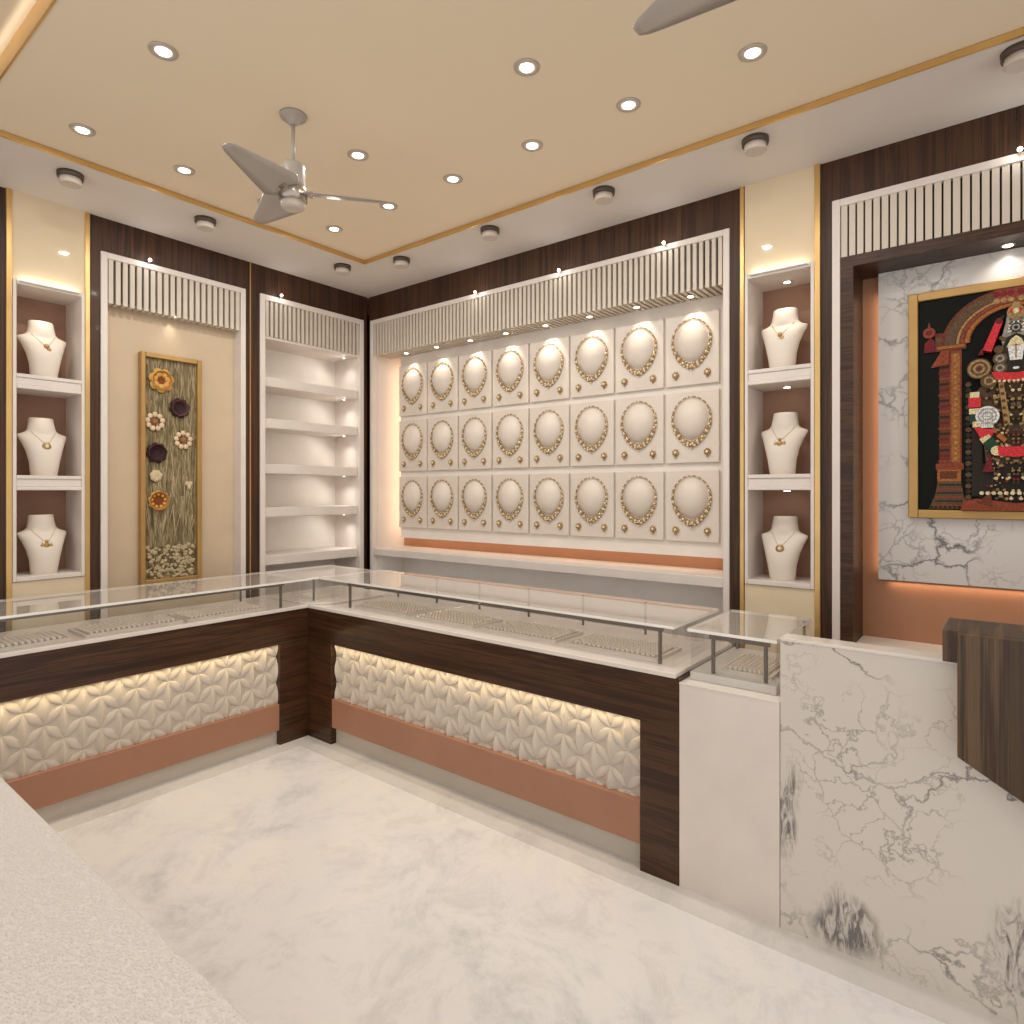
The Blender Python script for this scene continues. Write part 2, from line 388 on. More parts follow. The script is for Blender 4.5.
b = MB(); b.box(0.600, 0.606, -2.69, -0.515, ZS - 0.003, ZT - 0.003); b.box(0.595, 0.6, -2.69, -0.510, ZS - 0.003, ZS)
struct('trim_3', b, 'gold', 'gold strip edging the tray ceiling along the left wall', 'gold trim')
b = MB(); b.box(0.606, 7.0, -0.521, -0.515, ZS - 0.003, ZT - 0.003); b.box(0.606, 7.0, -0.515, -0.510, ZS - 0.003, ZS)
struct('trim_4', b, 'gold', 'long gold strip edging the tray ceiling along the necklace wall', 'gold trim')
struct('trim_5', MB().box(0.6, 7.0, -2.712, -2.704, ZT - 0.004, 3.292), 'gold', 'wide gold ceiling strip crossing the upper left corner', 'gold trim')

def wood_panels(mb, wall, s0, s1, z0, z1, d0=0.012, d1=0.05):
    """a run of wood with thin joints every 0.6 m"""
    n = max(1, int(round(abs(s1 - s0) / 0.62))); w = (s1 - s0) / n
    for i in range(n): wb(mb, wall, s0 + i * w + (0.0008 if i else 0), s0 + (i + 1) * w - (0.0008 if i < n - 1 else 0), d0, d1, z0, z1)
b = MB()
wood_panels(b, 'L', -4.8, -2.443, 0, ZS); wood_panels(b, 'L', -2.048, -1.99, 0, ZS); wood_panels(b, 'L', -1.99, -1.082, 2.987, ZS)
wood_panels(b, 'L', -1.082, -1.048, 0, ZS); wood_panels(b, 'L', -1.041, -0.972, 0, ZS); wood_panels(b, 'L', -0.972, -0.042, 2.987, ZS); wood_panels(b, 'L', -0.042, 0.0, 0, ZS)
wb(b, 'L', -4.8, 0.5, 0.42, 0.5, 0, ZS)
struct('wall_left', b, 'wood_wall', 'dark brown vertical grain wood cladding of the left wall', 'wall')
b = MB()
wood_panels(b, 'R', 0.0, 0.026, 0, ZS); wood_panels(b, 'R', 0.026, 3.047, 2.987, ZS); wood_panels(b, 'R', 3.047, 3.106, 0, ZS)
wood_panels(b, 'R', 3.503, 3.556, 0, ZS); wood_panels(b, 'R', 3.556, 4.98, 2.987, ZS); wood_panels(b, 'R', 4.98, 7.0, 0, ZS)
wb(b, 'R', -0.5, 7.0, 0.42, 0.5, 0, ZS)
struct('wall_right', b, 'wood_wall', 'dark brown vertical grain wood cladding of the necklace wall', 'wall')
def gold_strip(k, wall, s0, s1, label):
    b = MB(); wb(b, wall, s0, s1, -0.004, 0.05, 0, ZS); struct('trim_%d' % k, b, 'gold', label, 'gold trim', 0.002)
gold_strip(6, 'L', -2.443, -2.417, 'gold strip left of the bust niches on the left wall')
gold_strip(7, 'L', -2.073, -2.048, 'gold strip between the left bust niches and the flower alcove')
gold_strip(8, 'R', 3.106, 3.127, 'gold strip between the necklace wall and the right bust niches')
gold_strip(9, 'R', 3.477, 3.503, 'gold strip between the right bust niches and the shrine alcove')
b = MB(); wb(b, 'L', -1.048, -1.041, 0.008, 0.05, 0, ZS); struct('trim_10', b, 'gold', 'hairline gold strip between flower alcove and white shelves', 'gold trim')

# ------------------------------------------------------------------ built-in wall units
def frame_part(wall, s0, s1, zt, t, d1, parent, z0=0.0):
    b = MB(); wb(b, wall, s0, s0 + t, 0, d1, z0, zt); wb(b, wall, s1 - t, s1, 0, d1, z0, zt); wb(b, wall, s0 + t, s1 - t, 0, d1, zt - t, zt)
    return obj('frame', b, 'white', parent, 0.003)
def pelmet_parts(wall, s0, s1, z0, z1, depth, parent, pitch=0.0366, sw=0.0215, under=True):
    bk = MB(); wb(bk, wall, s0, s1, 0.03, depth, z0 + 0.026 if under else z0, z1); obj('slat_backing', bk, 'slat_back', parent)
    n = int(round((s1 - s0) / pitch)); p = (s1 - s0) / n
    b = MB()
    for i in range(n):
        a = s0 + i * p + (p - sw) / 2
        wb(b, wall, a, a + sw, 0.008, 0.03, z0, z1)
        if under: wb(b, wall, a, a + sw, 0.03, depth, z0, z0 + 0.026)
    obj('slats', b, 'slat', parent)
def downlight(loc, label, group, r=0.026, parent=None, name='downlight'):
    """small recessed lamp: ring and lens facing down at loc"""
    t = thing(name, label, 'spotlight', loc, group)
    b = MB(); b.lathe([(r, -0.004), (r * 1.05, 0.0)], loc, 20); obj('ring', b, 'steel', t)
    b = MB(); b.lathe([(r * 0.7, -0.0065), (r * 0.72, -0.004)], loc, 16); obj('lens', b, 'lamp', t)
    return t

# --- necklace wall unit
t = thing('necklace_display_unit', 'wide white framed wall recess holding three rows of necklace boards', 'wall unit', (1.5, 0, 0))
frame_part('R', 0.026, 3.047, 2.987, 0.034, 0.05, t)
for x0, x1 in ((0.03, 0.06), (3.013, 3.04)): obj('side_panel', MB().box(x0, x1, 0.05, 0.38, 0, 2.95), 'white', t)
b = MB(); b.box(0.06, 3.013, 0.35, 0.38, 1.03, 2.95); obj('back_panel', b, 'copper_wall', t)
b = MB(); b.box(0.06, 3.013, 0.35, 0.38, 0.0, 1.03); obj('lower_panel', b, 'white', t)
b = MB(); b.box(0.185, 2.975, 0.2, 0.222, 1.165, 2.72); obj('backing_board', b, 'white_panel', t)
b = MB(); b.box(0.062, 3.011, 0.012, 0.35, 1.022, 1.08); obj('ledge', b, 'white', t, 0.004)
pelmet_parts('R', 0.06, 3.013, 2.69, 2.953, 0.2, t)
LX = [0.363, 0.712, 1.066, 1.409, 1.756, 2.105, 2.442, 2.787]
ORD = ['first', 'second', 'third', 'fourth', 'fifth', 'sixth', 'seventh', 'eighth']
for i, x in enumerate(LX):
    downlight((x, 0.10, 2.69), 'small lit spotlight under the slatted canopy, %s from the room corner' % ORD[i], 'spotlights over the necklace boards', 0.024)
    spot('canopy_lamp', (x, 0.10, 2.68), (x + 0.0, 0.21, 2.43), 2.2 if i != 4 else 3.6, 74, 0.5)
area('under_ledge_fill', (1.54, 0.06, 1.015), (math.radians(25), 0, 0), 2.8, 0.02, 1.2, SOFT)  # unseen fill light, added to brighten the space under the ledge
area('board_led_left', (0.20, 0.30, 1.93), (0, math.radians(90), 0), 1.5, 0.02, 2.0, (1, 0.74, 0.50))
area('board_led_bottom', (1.58, 0.28, 1.21), (0, 0, 0), 2.7, 0.02, 1.6, (1, 0.76, 0.54))

# --- necklace boards, necklaces, earrings
TX = [0.185 + 0.3445 * k for k in range(8)]; TW = 0.3295
TZ = [(2.186, 2.612), (1.72, 2.152), (1.256, 1.677)]
ROW = ['top', 'middle', 'bottom']
def dome_mesh():
    b = MB(); vs, fs = [], []; nr, na = 9, 36
    vs.append((0, -0.052, 0))
    for j in range(1, nr + 1):
        q = j / nr
        for k in range(na):
            a = 2 * PI * k / na; sx, sz = math.sin(a), math.cos(a)
            ax = 0.103 * (1 - 0.10 * max(0, -sz)); az = 0.122
            h = 0.052 * (1 - q ** 2.2) ** 0.8 if q < 1 else 0.0
            vs.append((q * ax * sx, -h, q * az * sz))
    for k in range(na): fs.append((0, 1 + k, 1 + (k + 1) % na))
    for j in range(nr - 1):
        for k in range(na):
            o = 1 + j * na; fs.append((o + k, o + na + k, o + na + (k + 1) % na, o + (k + 1) % na))
    b.add(vs, fs, 0, True); return b
def necklace_meshes(var):
    c = MB(); rnd = random.Random(var)
    n = 62
    for i in range(n):
        a = 2 * PI * i / n; w = (1 - math.cos(a)) / 2      # 0 top, 1 bottom
        x = 0.118 * math.sin(a) * (1 - 0.16 * w ** 3); z = 0.004 + 0.134 * math.cos(a)
        z -= 0.012 * w ** 8
        r = 0.0052 + 0.0046 * w
        c.ball((x, -0.006 - r * 0.4, z), r, 0 if i % 3 else 1, 6, 4)
        if w > 0.30 - 0.1 * (var % 2):
            f = 1.0 + 0.085 * w
            c.ball((x * f, -0.005 - r * 0.4, (z) * f), r * (0.75 + 0.2 * rnd.random()), 1 if i % 2 else 0, 6, 4)
        if w > 0.72 and i % 2 == 0:
            c.ball((x * 0.92, -0.009, z * 0.92), r * 0.7, 0, 6, 4)
    p = MB(); p.ball((0, -0.012, -0.150), 0.013, 0, 8, 6, (0.8, 0.5, 1.2)); p.ball((0, -0.012, -0.169), 0.006, 1, 6, 4); p.ball((0, -0.02, -0.148), 0.006, 1, 6, 4)
    return c, p
def earring_meshes():
    e = MB(); g = MB()
    for k in range(7):
        a = 2 * PI * k / 7; e.ball((0.011 * math.cos(a), -0.006, 0.011 * math.sin(a)), 0.0062, 0, 6, 4)
    e.ball((0, -0.006, -0.019), 0.005, 0, 6, 4)
    g.ball((0, -0.010, 0), 0.0075, 0, 6, 4)
    for q in (e, g): q.v = [tuple(1.3 * c for c in v) for v in q.v]
    return e, g
necks = []; board0 = None; ear0 = None
for r, (z0, z1) in enumerate(TZ):
    for k, x0 in enumerate(TX):
        xc = x0 + TW / 2; zc = (z0 + z1) / 2
        where = '%s row, %s from the room corner' % (ROW[r], ORD[k])
        lab = 'square cream necklace board with domed pad, ' + where
        loc = (xc, 0.2, zc)
        if board0 is None:
            board0 = thing('necklace_board', lab, 'display board', loc, 'cream boards on the necklace wall')
            h = (z1 - z0) / 2
            b = MB(); b.box(-TW / 2, TW / 2, -0.02, 0, -0.2125, 0.2125); obj('board', b, 'pad', board0, 0.004, local=True)
            d = dome_mesh(); o = obj('domed_pad', d, 'pad', board0, local=True); o.location = (0, -0.02, 0.045)
        else: copy_thing(board0, loc, lab)
        nl = (xc, 0.1795, zc + 0.042)
        lab = ['pale gold bib necklace on the cream board, ', 'gold beaded necklace with drop on the cream board, ', 'slim gold and stone necklace on the cream board, '][r] + where
        v = (k + r) % 2
        if len(necks) <= v:
            nk = thing('necklace', lab, 'necklace', nl, 'gold necklaces on the wall boards'); c, p = necklace_meshes(v)
            obj('bead_chain', c, ['jewel_gold', 'stone'], nk, local=True); obj('pendant', p, ['jewel_gold', 'stone'], nk, local=True); necks.append(nk)
        else: copy_thing(necks[v], nl, lab)
        for sd, nm in ((-1, 'left'), (1, 'right')):
            el = (xc + sd * 0.098, 0.1795, z0 + 0.066)
            lab = '%s gold earring under the necklace in the ' % nm + where
            if ear0 is None:
                ear0 = thing('earring', lab, 'earring', el, 'gold earrings on the wall boards'); e, g = earring_meshes()
                obj('flower_setting', e, 'jewel_gold', ear0, local=True); obj('centre_stone', g, 'stone', ear0, local=True)
            else: copy_thing(ear0, el, lab)

# --- shelf unit on the left wall
t = thing('shelf_unit', 'tall white built-in shelf unit with slatted top beside the room corner', 'shelf unit', (0, -0.5, 0))
frame_part('L', -0.972, -0.042, 2.987, 0.04, 0.05, t)
for s0, s1 in ((-0.972, -0.932), (-0.082, -0.05)): obj('side_panel', wb(MB(), 'L', s0, s1, 0.05, 0.37, 0, 2.95), 'white', t)
b = MB(); wb(b, 'L', -0.932, -0.082, 0.34, 0.37, 0, 2.95); obj('back_panel', b, 'white_panel', t)
pelmet_parts('L', -0.932, -0.082, 2.69, 2.947, 0.17, t, under=False)
b = MB(); wb(b, 'L', -0.932, -0.082, 0.022, 0.34, 2.672, 2.69); obj('canopy_underside', b, 'white', t)
SHZ = [2.325, 2.02, 1.685, 1.365, 1.01]
for i, z in enumerate(SHZ):
    b = MB(); wb(b, 'L', -0.930, -0.084, 0.03, 0.339, z, z + 0.072); obj('shelf', b, 'white', t, 0.006)
nmz = ['the slatted canopy', 'the top shelf', 'the second shelf from the top', 'the middle shelf', 'the fourth shelf down']
for i, z in enumerate([2.672] + SHZ[:4]):
    downlight((-0.12, -0.155, z), 'tiny lit spotlight under %s of the white shelf unit' % nmz[i], 'spotlights in the white shelf unit', 0.012)
    spot('shelf_lamp', (-0.12, -0.155, z - 0.009), (-0.13, -0.35, z - 0.3), 2.2, 165, 0.6, SOFT)
spot('shelf_canopy_lamp', (-0.045, -0.52, 2.668), (-0.035, -0.52, 2.3), 1.6, 40, 0.7)

# --- flower picture alcove on the left wall
t = thing('picture_alcove', 'white framed cream alcove with slatted top around the flower picture', 'wall alcove', (0, -1.53, 0))
frame_part('L', -1.99, -1.082, 2.987, 0.036, 0.05, t)
b = MB(); wb(b, 'L', -1.954, -1.118, 0.10, 0.13, 0, 2.95); obj('back_panel', b, 'cream_wall', t)
for s0, s1 in ((-1.985, -1.954), (-1.118, -1.087)): obj('side_panel', wb(MB(), 'L', s0, s1, 0.05, 0.13, 0, 2.95), 'white', t)
pelmet_parts('L', -1.954, -1.118, 2.686, 2.951, 0.075, t, pitch=0.039, sw=0.0255)
spot('picture_lamp', (-0.035, -1.56, 2.70), (-0.10, -1.56, 2.35), 1.2, 95, 0.9)

# --- bust niches
def niche_unit(wall, s0, s1, label, loc):
    t = thing('niche_unit', label, 'niche unit', loc)
    f = 0.017; Z = [(1.085, 1.56), (1.642, 2.118), (2.198, 2.685)]
    D = 0.27
    for nm, zz, mt in (('upper_panel', (2.707, ZS), 'cream'), ('lower_panel', (0, 1.058), 'cream')):
        b = MB(); wb(b, wall, s0 - 0.002, s1 + 0.002, 0.004, 0.03, zz[0], zz[1]); obj(nm, b, mt, t)
    b = MB()
    wb(b, wall, s0, s0 + f, -0.006, 0.02, 1.06, 2.707); wb(b, wall, s1 - f, s1, -0.006, 0.02, 1.06, 2.707)
    wb(b, wall, s0 + f, s1 - f, -0.006, 0.02, 2.685, 2.707)
    for za, zb in ((1.06, 1.085), (1.56, 1.58), (1.622, 1.642), (2.118, 2.138), (2.178, 2.198)): wb(b, wall, s0 + f, s1 - f, -0.006, 0.02, za, zb)
    for za, zb in ((1.58, 1.622), (2.138, 2.178)): wb(b, wall, s0 + f, s1 - f, 0.0, 0.02, za, zb)
    obj('frame', b, 'white', t, 0.003)
    for sa, sb in ((s0, s0 + f - 0.004), (s1 - f + 0.004, s1)): obj('side_panel', wb(MB(), wall, sa, sb, 0.02, D, 1.06, 2.707), 'white', t)
    for za, zb in ((1.06, 1.085), (1.56, 1.642), (2.118, 2.198), (2.685, 2.707)):
        b = MB(); wb(b, wall, s0 + f - 0.004, s1 - f + 0.004, 0.02, D, za, zb); obj('shelf', b, 'white', t)
    b = MB(); wb(b, wall, s0, s1, D, D + 0.02, 1.06, 2.707); obj('back_panel', b, 'mauve', t)
    b = MB(); wb(b, wall, s0 + 0.03, s1 - 0.03, -0.022, -0.006, 2.697, 2.703); obj('led_strip', b, 'white', t)
    p = W(wall, (s0 + s1) / 2, -0.015, 2.706); l = area('niche_top_led', p, (0, 0, 0), 0.28, 0.006, 0.13, WARM)
    aim = Vector(W(wall, (s0 + s1) / 2, 0.01, 2.76)) - Vector(p)
    z = -aim.normalized(); xx = Vector((1, 0, 0)) if wall == 'R' else Vector((0, 1, 0)); yy = z.cross(xx)
    l.rotation_euler = Matrix((xx, yy, z)).transposed().to_euler()
    return t
niche_unit('L', -2.415, -2.075, 'column of three bust niches on the left wall', (0, -2.245, 0))
niche_unit('R', 3.132, 3.476, 'column of three bust niches between necklace wall and shrine alcove', (3.306, 0, 0))

BP = [(0, .062, .050), (.004, .064, .052), (.08, .073, .055), (.14, .087, .058), (.19, .104, .056), (.215, .115, .048), (.228, .1185, .042), (.236, .116, .038), (.243, .098, .042), (.252, .080, .046), (.264, .070, .049), (.30, .064, .048), (.328, .061, .047), (.334, .058, .044)]
def bust_at(z):
    for (a, b_) in zip(BP, BP[1:]):
        if a[0] <= z <= b_[0]:
            f = (z - a[0]) / (b_[0] - a[0]); return a[1] + (b_[1] - a[1]) * f, a[2] + (b_[2] - a[2]) * f
    return BP[-1][1:]
def bust_off(z): return -0.018 + 0.055 * (z / 0.334) - 0.03 * math.sin(PI * min(1, z / 0.25))
def bust_mesh():
    b = MB(); vs, fs = [], []; n = 40
    for z, w, d in BP:
        for k in range(n):
            a = 2 * PI * k / n; c, s = math.cos(a), math.sin(a)
            e = 0.8 if z < 0.24 else 1.0
            vs.append((w * math.copysign(abs(c) ** e, c), bust_off(z) + d * (s if s < 0 else 0.55 * s), z))
    for i in range(len(BP) - 1):
        for k in range(n): fs.append((i * n + k, i * n + (k + 1) % n, (i + 1) * n + (k + 1) % n, (i + 1) * n + k))
    b.add(vs, fs, 0, True)
    b.add([vs[i] for i in range(n)], [tuple(range(n))]); L = (len(BP) - 1) * n
    b.add([vs[L + i] for i in range(n)], [tuple(range(n))], 0, False)
    return b
def bust_surf(x, z):
    w, d = bust_at(z); q = min(0.98, abs(x) / w); return (x, bust_off(z) - d * math.sqrt(1 - q * q) - 0.002, z)
bust0 = None; pend = {}
def pendant_meshes(kind):
    c = MB()
    pts = []
    for i in range(25):
        u = -1 + 2 * i / 24; x = 0.058 * u; z = 0.178 + 0.074 * abs(u) ** 1.25
        pts.append(bust_surf(x, z))
    c.tube(pts, 0.0011, 6)
    p = MB(); y = bust_surf(0, 0.185)[1]
    if kind == 0:
        p.ball((0, y - 0.003, 0.190), 0.009, 0, 8, 5, (1, .5, 1)); p.ball((0.007, y - 0.003, 0.175), 0.010, 0, 8, 5, (.9, .5, 1.2)); p.ball((-0.008, y - 0.003, 0.172), 0.008, 1, 8, 5, (1, .5, 1)); p.ball((0.002, y - 0.003, 0.160), 0.009, 0, 8, 5, (1.1, .5, .9))
    elif kind == 1:
        for k in range(8): p.ball((0.014 * math.cos(k * PI / 4), y - 0.003, 0.176 + 0.016 * math.sin(k * PI / 4)), 0.0075, k % 2, 6, 4, (1, .6, 1))
        p.ball((0, y - 0.004, 0.176), 0.011, 0, 8, 5, (1, .5, 1.1)); p.ball((0, y - 0.003, 0.153), 0.006, 0, 6, 4)
    else:
        p.ball((0, y - 0.003, 0.178), 0.017, 0, 10, 6, (.95, .4, 1.1)); p.ball((0, y - 0.009, 0.181), 0.007, 1, 8, 5); p.ball((0, y - 0.003, 0.155), 0.008, 0, 8, 5, (.7, .5, 1.3))
    p.v = [(v[0] * 1.45, y + (v[1] - y) * 1.3, 0.160 + (v[2] - 0.176) * 1.45) for v in p.v]
    return c, p
NZ = [(2.198, 'top'), (1.642, 'middle'), (1.085, 'bottom')]
for wl, base, rz in (('left wall', lambda z: (-0.125, -2.245, z), PI / 2), ('right niche column', lambda z: (3.296, 0.125, z), 0.0)):
    for i, (z, nm) in enumerate(NZ):
        loc = base(z)
        lab = 'white necklace bust in the %s niche of the %s' % (nm, 'left wall column' if rz else 'right column')
        if bust0 is None:
            bust0 = tag(obj('jewellery_bust', bust_mesh(), 'bust', local=True), lab, 'display bust', 'white necklace busts in the niches'); o = bust0
        else:
            o = bust0.copy(); COL.objects.link(o); o['label'] = lab
        o.location = loc; o.rotation_euler = (0, 0, rz)
        k = i if rz == 0 else [0, 2, 1][i]
        lab = ['thin gold chain with twisted pendant', 'thin gold chain with cluster pendant', 'thin gold chain with oval pendant'][k] + ' on the %s bust of the %s' % (nm, 'left column' if rz else 'right column')
        if k not in pend:
            p = thing('pendant_necklace', lab, 'necklace', loc, 'pendant necklaces on the busts', rz); c, q = pendant_meshes(k)
            obj('chain', c, 'jewel_gold', p, local=True); obj('pendant', q, ['jewel_gold', 'stone'], p, local=True); pend[k] = p
        else: copy_thing(pend[k], loc, lab, rz)
for i, (z, zl, pw) in enumerate([(2.685, 'top', 2.6), (2.118, 'middle', 0.45), (1.56, 'bottom', 0.35)]):
    downlight((3.303, 0.165, z), 'small round spotlight in the roof of the %s right niche' % zl, 'spotlights in the niches', 0.024)
    spot('niche_spot', (3.303, 0.09 if i == 0 else 0.15, z - 0.012), (3.30, 0.08, z - 0.4), pw, 80, 0.8)
    spot('niche_spot', (-0.03, -2.245, z - 0.006), (-0.14, -2.245, z - 0.3), pw * 0.8, 80, 0.8)  # added behind the left front lip without a fixture, to brighten the busts

# --- shrine alcove
t = thing('shrine_alcove', 'wood lined alcove with veined marble backdrop behind the large gold framed picture', 'wall alcove', (4.268, 0, 0))
frame_part('R', 3.556, 4.98, 2.987, 0.036, 0.05, t)
pelmet_parts('R', 3.592, 4.944, 2.70, 2.953, 0.05, t, pitch=0.0345, sw=0.0265, under=False)
b = MB(); b.box(3.592, 4.944, 0.004, 0.26, 2.647, 2.70); obj('header_beam', b, 'wood_jamb', t)
b = MB(); b.box(3.592, 3.649, 0.004, 0.26, 0, 2.647); obj('jamb', b, 'wood_jamb', t)
b = MB(); b.box(4.887, 4.944, 0.004, 0.26, 0, 2.647); obj('jamb', b, 'wood_jamb', t)
b = MB(); b.box(3.649, 4.887, 0.26, 0.29, 0, 2.647); obj('back_panel', b, 'copper_wall', t)
b = MB(); b.box(3.728, 4.808, 0.2, 0.218, 1.113, 2.645); obj('marble_panel', b, 'marble2', t)
b = MB(); b.box(3.650, 4.886, 0.01, 0.259, 0.76, 0.81); obj('ledge', b, 'white', t, 0.003)
downlight((4.24, 0.135, 2.647), 'lit spotlight under the dark beam over the large picture', 'spotlight over the picture', 0.026)
spot('shrine_lamp', (4.24, 0.12, 2.638), (4.24, 0.2, 2.46), 1.5, 110, 0.8, SOFT)
area('shrine_led_left', (3.735, 0.24, 1.85), (0, math.radians(90), 0), 1.4, 0.02, 0.55, (1, 0.74, 0.48))
area('shrine_led_bottom', (4.27, 0.24, 1.10), (0, 0, 0), 1.0, 0.02, 0.5, (1, 0.74, 0.48))

# --- tiny spots on top of the frames
for k, (loc, lab) in enumerate([((0.03, -1.73, 2.995), 'tiny bright spotlight on top of the flower alcove frame'), ((0.03, -0.823, 2.995), 'tiny bright spotlight on top of the white shelf frame'),
        ((1.23, -0.03, 2.982), 'tiny bright spotlight on the necklace wall frame, nearest the corner'), ((1.953, -0.03, 2.982), 'tiny bright spotlight on the necklace wall frame, middle of three'),
        ((2.68, -0.03, 2.982), 'tiny bright spotlight on the necklace wall frame, nearest the bust niches'), ((4.28, -0.03, 2.985), 'tiny bright spotlight on top of the shrine alcove frame')]):
    t = thing('frame_spotlight', lab, 'spotlight', loc, 'tiny spotlights on the white frames')
    b = MB()
    if loc[0] == 0.03: b.tube([(-0.012, loc[1], 2.982), (0.012, loc[1], 2.986), (0.026, loc[1], loc[2])], 0.004)
    else: b.tube([(loc[0], 0.012, 2.982), (loc[0], -0.012, 2.982), (loc[0], -0.026, loc[2])], 0.004)
    obj('bracket', b, 'steel', t)
    b = MB().ball((loc[0], loc[1], loc[2] + 0.003), 0.010, 0, 10, 8); obj('bulb', b, 'lamp', t)
    l = bpy.data.lights.new('frame_lamp', 'POINT'); l.energy = 0.25; l.color = SOFT; l.shadow_soft_size = 0.01
    o = bpy.data.objects.new('frame_lamp', l); COL.objects.link(o); o.location = (loc[0] + (0.02 if loc[0] == 0.03 else 0), loc[1] - (0.02 if loc[0] != 0.03 else 0), loc[2] + 0.005)

# ------------------------------------------------------------------ flower picture
FY, FX = -1.566, -0.10
t = thing('flower_picture', 'tall gold framed flower and pebble relief picture in the cream alcove', 'picture', (FX, FY, 0.96))
def fp(s, z, d): return (FX + d, s, z)     # d: height off the wall
b = MB()
for s0, s1, z0, z1 in ((-1.748, -1.722, 0.96, 2.44), (-1.397, -1.367, 0.96, 2.44), (-1.722, -1.397, 0.96, 0.99), (-1.722, -1.397, 2.41, 2.44)): b.box(FX + 0.0005, FX + 0.05, s0, s1, z0, z1)
obj('frame', b, 'gold_frame', t, 0.004)
b = MB(); b.box(FX + 0.0005, FX + 0.025, -1.724, -1.395, 0.985, 2.415); obj('canvas', b, 'canvas', t)
def disc_flower(name, s, z, prof, mats, petals=None):
    b = MB()
    if petals:
        n, r0, rr, mi = petals
        for k in range(n):
            a = 2 * PI * k / n + 0.2
            b.ball(fp(s + r0 * math.cos(a), z + r0 * math.sin(a), 0.034), rr, mi, 12, 8, (0.5 if rr < 0.02 else 0.35, 1, 1))
    vs, fs = [], []; n = 42
    for j, (r, h) in enumerate(prof):
        for k in range(n):
            a = 2 * PI * k / n; wv = 1 + (0.035 * math.sin(7 * a) if j > 9 else 0)
            vs.append(fp(s + r * wv * math.cos(a), z + r * wv * math.sin(a), 0.025 + h))
    for j in range(len(prof) - 1):
        for k in range(n): b.add([vs[j * n + k], vs[j * n + (k + 1) % n], vs[(j + 1) * n + (k + 1) % n], vs[(j + 1) * n + k]], [(0, 1, 2, 3)], min(j, len(mats) - 1), True)
    o = obj(name, b, mats, t)
    if petals and petals[1] < 0.042: obj('flower_centre', MB().ball(fp(s, z, 0.040), 0.007, 0, 8, 6), 'daisy', o)
bowl = lambda R: [(0.001, 0.006), (R * 0.45, 0.008), (R * 0.8, 0.018), (R, 0.030), (R * 1.06, 0.026), (R * 0.9, 0.0)]
disc_flower('amber_flower', -1.622, 2.272, bowl(0.060), ['amber_dark', 'amber_dark', 'amber', 'cup', 'cup'], (7, 0.052, 0.030, 3))
disc_flower('plum_flower', -1.508, 2.104, bowl(0.052), ['plum', 'plum', 'plum_rim', 'plum_rim', 'plum'], (8, 0.046, 0.022, 0))
disc_flower('plum_flower', -1.650, 1.802, bowl(0.052), ['plum', 'plum', 'plum', 'plum_rim', 'plum'], (8, 0.046, 0.022, 0))
disc_flower('amber_flower', -1.640, 1.495, bowl(0.058), ['amber_dark', 'amber_dark', 'amber', 'cup', 'amber'], (9, 0.048, 0.018, 3))
cent = [(0.001, 0.016), (0.012, 0.014), (0.02, 0.0)]
disc_flower('daisy', -1.660, 2.003, cent, ['rust', 'rust', 'daisy'], (9, 0.046, 0.0165, 2))
disc_flower('daisy', -1.484, 1.895, cent, ['rust', 'rust', 'daisy'], (9, 0.046, 0.0165, 2))
disc_flower('white_blossom', -1.655, 1.655, cent, ['puff', 'puff'], (7, 0.022, 0.018, 1))
b = MB(); b.ball(fp(-1.457, 1.608, 0.03), 0.016, 0, 8, 6, (.5, 1, 1)); b.ball(fp(-1.435, 1.606, 0.03), 0.016, 0, 8, 6, (.5, 1, 1)); b.ball(fp(-1.446, 1.588, 0.03), 0.017, 0, 8, 6, (.5, .8, 1.5))
obj('heart_leaf', b, 'puff', t)
rnd = random.Random(3); b = MB()
for i in range(230):
    s = rnd.uniform(-1.708, -1.407); z = rnd.uniform(0.995, 1.205)
    b.ball(fp(s, z, 0.028), rnd.uniform(0.008, 0.016), 1 if rnd.random() < 0.14 else 0, 7, 5, (0.6, 1, 0.85))
tag(obj('pebble_bed', b, ['pebble', 'pebble_dark'], t), kind='stuff')
b = MB()
for i in range(40):
    s = rnd.uniform(-1.71, -1.41); z = rnd.uniform(1.18, 1.5); l = rnd.uniform(0.15, 0.4); bend = rnd.uniform(-0.05, 0.05)
    b.tube([fp(s, z, 0.027), fp(s + bend * 0.4, z + l * 0.5, 0.029), fp(min(-1.4, max(-1.715, s + bend)), z + l, 0.028)], 0.0014, 4)
tag(obj('grass_stems', b, 'puff', t), kind='stuff')

# ------------------------------------------------------------------ shrine picture
XC = 4.268; PY = 0.2
t = thing('shrine_picture', 'large gold framed picture of a garlanded temple idol under an arch', 'picture', (XC, PY, 1.425))
b = MB()
for s0, s1, z0, z1 in ((XC - 0.409, XC - 0.369, 1.425, 2.505), (XC + 0.369, XC + 0.409, 1.425, 2.505), (XC - 0.369, XC + 0.369, 1.425, 1.465), (XC - 0.369, XC + 0.369, 2.465, 2.505)): b.box(s0, s1, PY - 0.035, PY - 0.0005, z0, z1)
obj('frame', b, 'gold_frame', t, 0.004)
PM = ['black_print', 'p_brown', 'p_rust', 'p_orange', 'p_red', 'p_cream', 'p_gold', 'p_bronze', 'p_silver', 'p_green', 'p_white', 'p_dark', 'p_maroon']
PI_ = {n: i for i, n in enumerate(PM)}
pb = MB(); pb.box(XC - 0.369, XC + 0.369, PY - 0.02, PY - 0.0005, 1.465, 2.465)
LAY = [0]
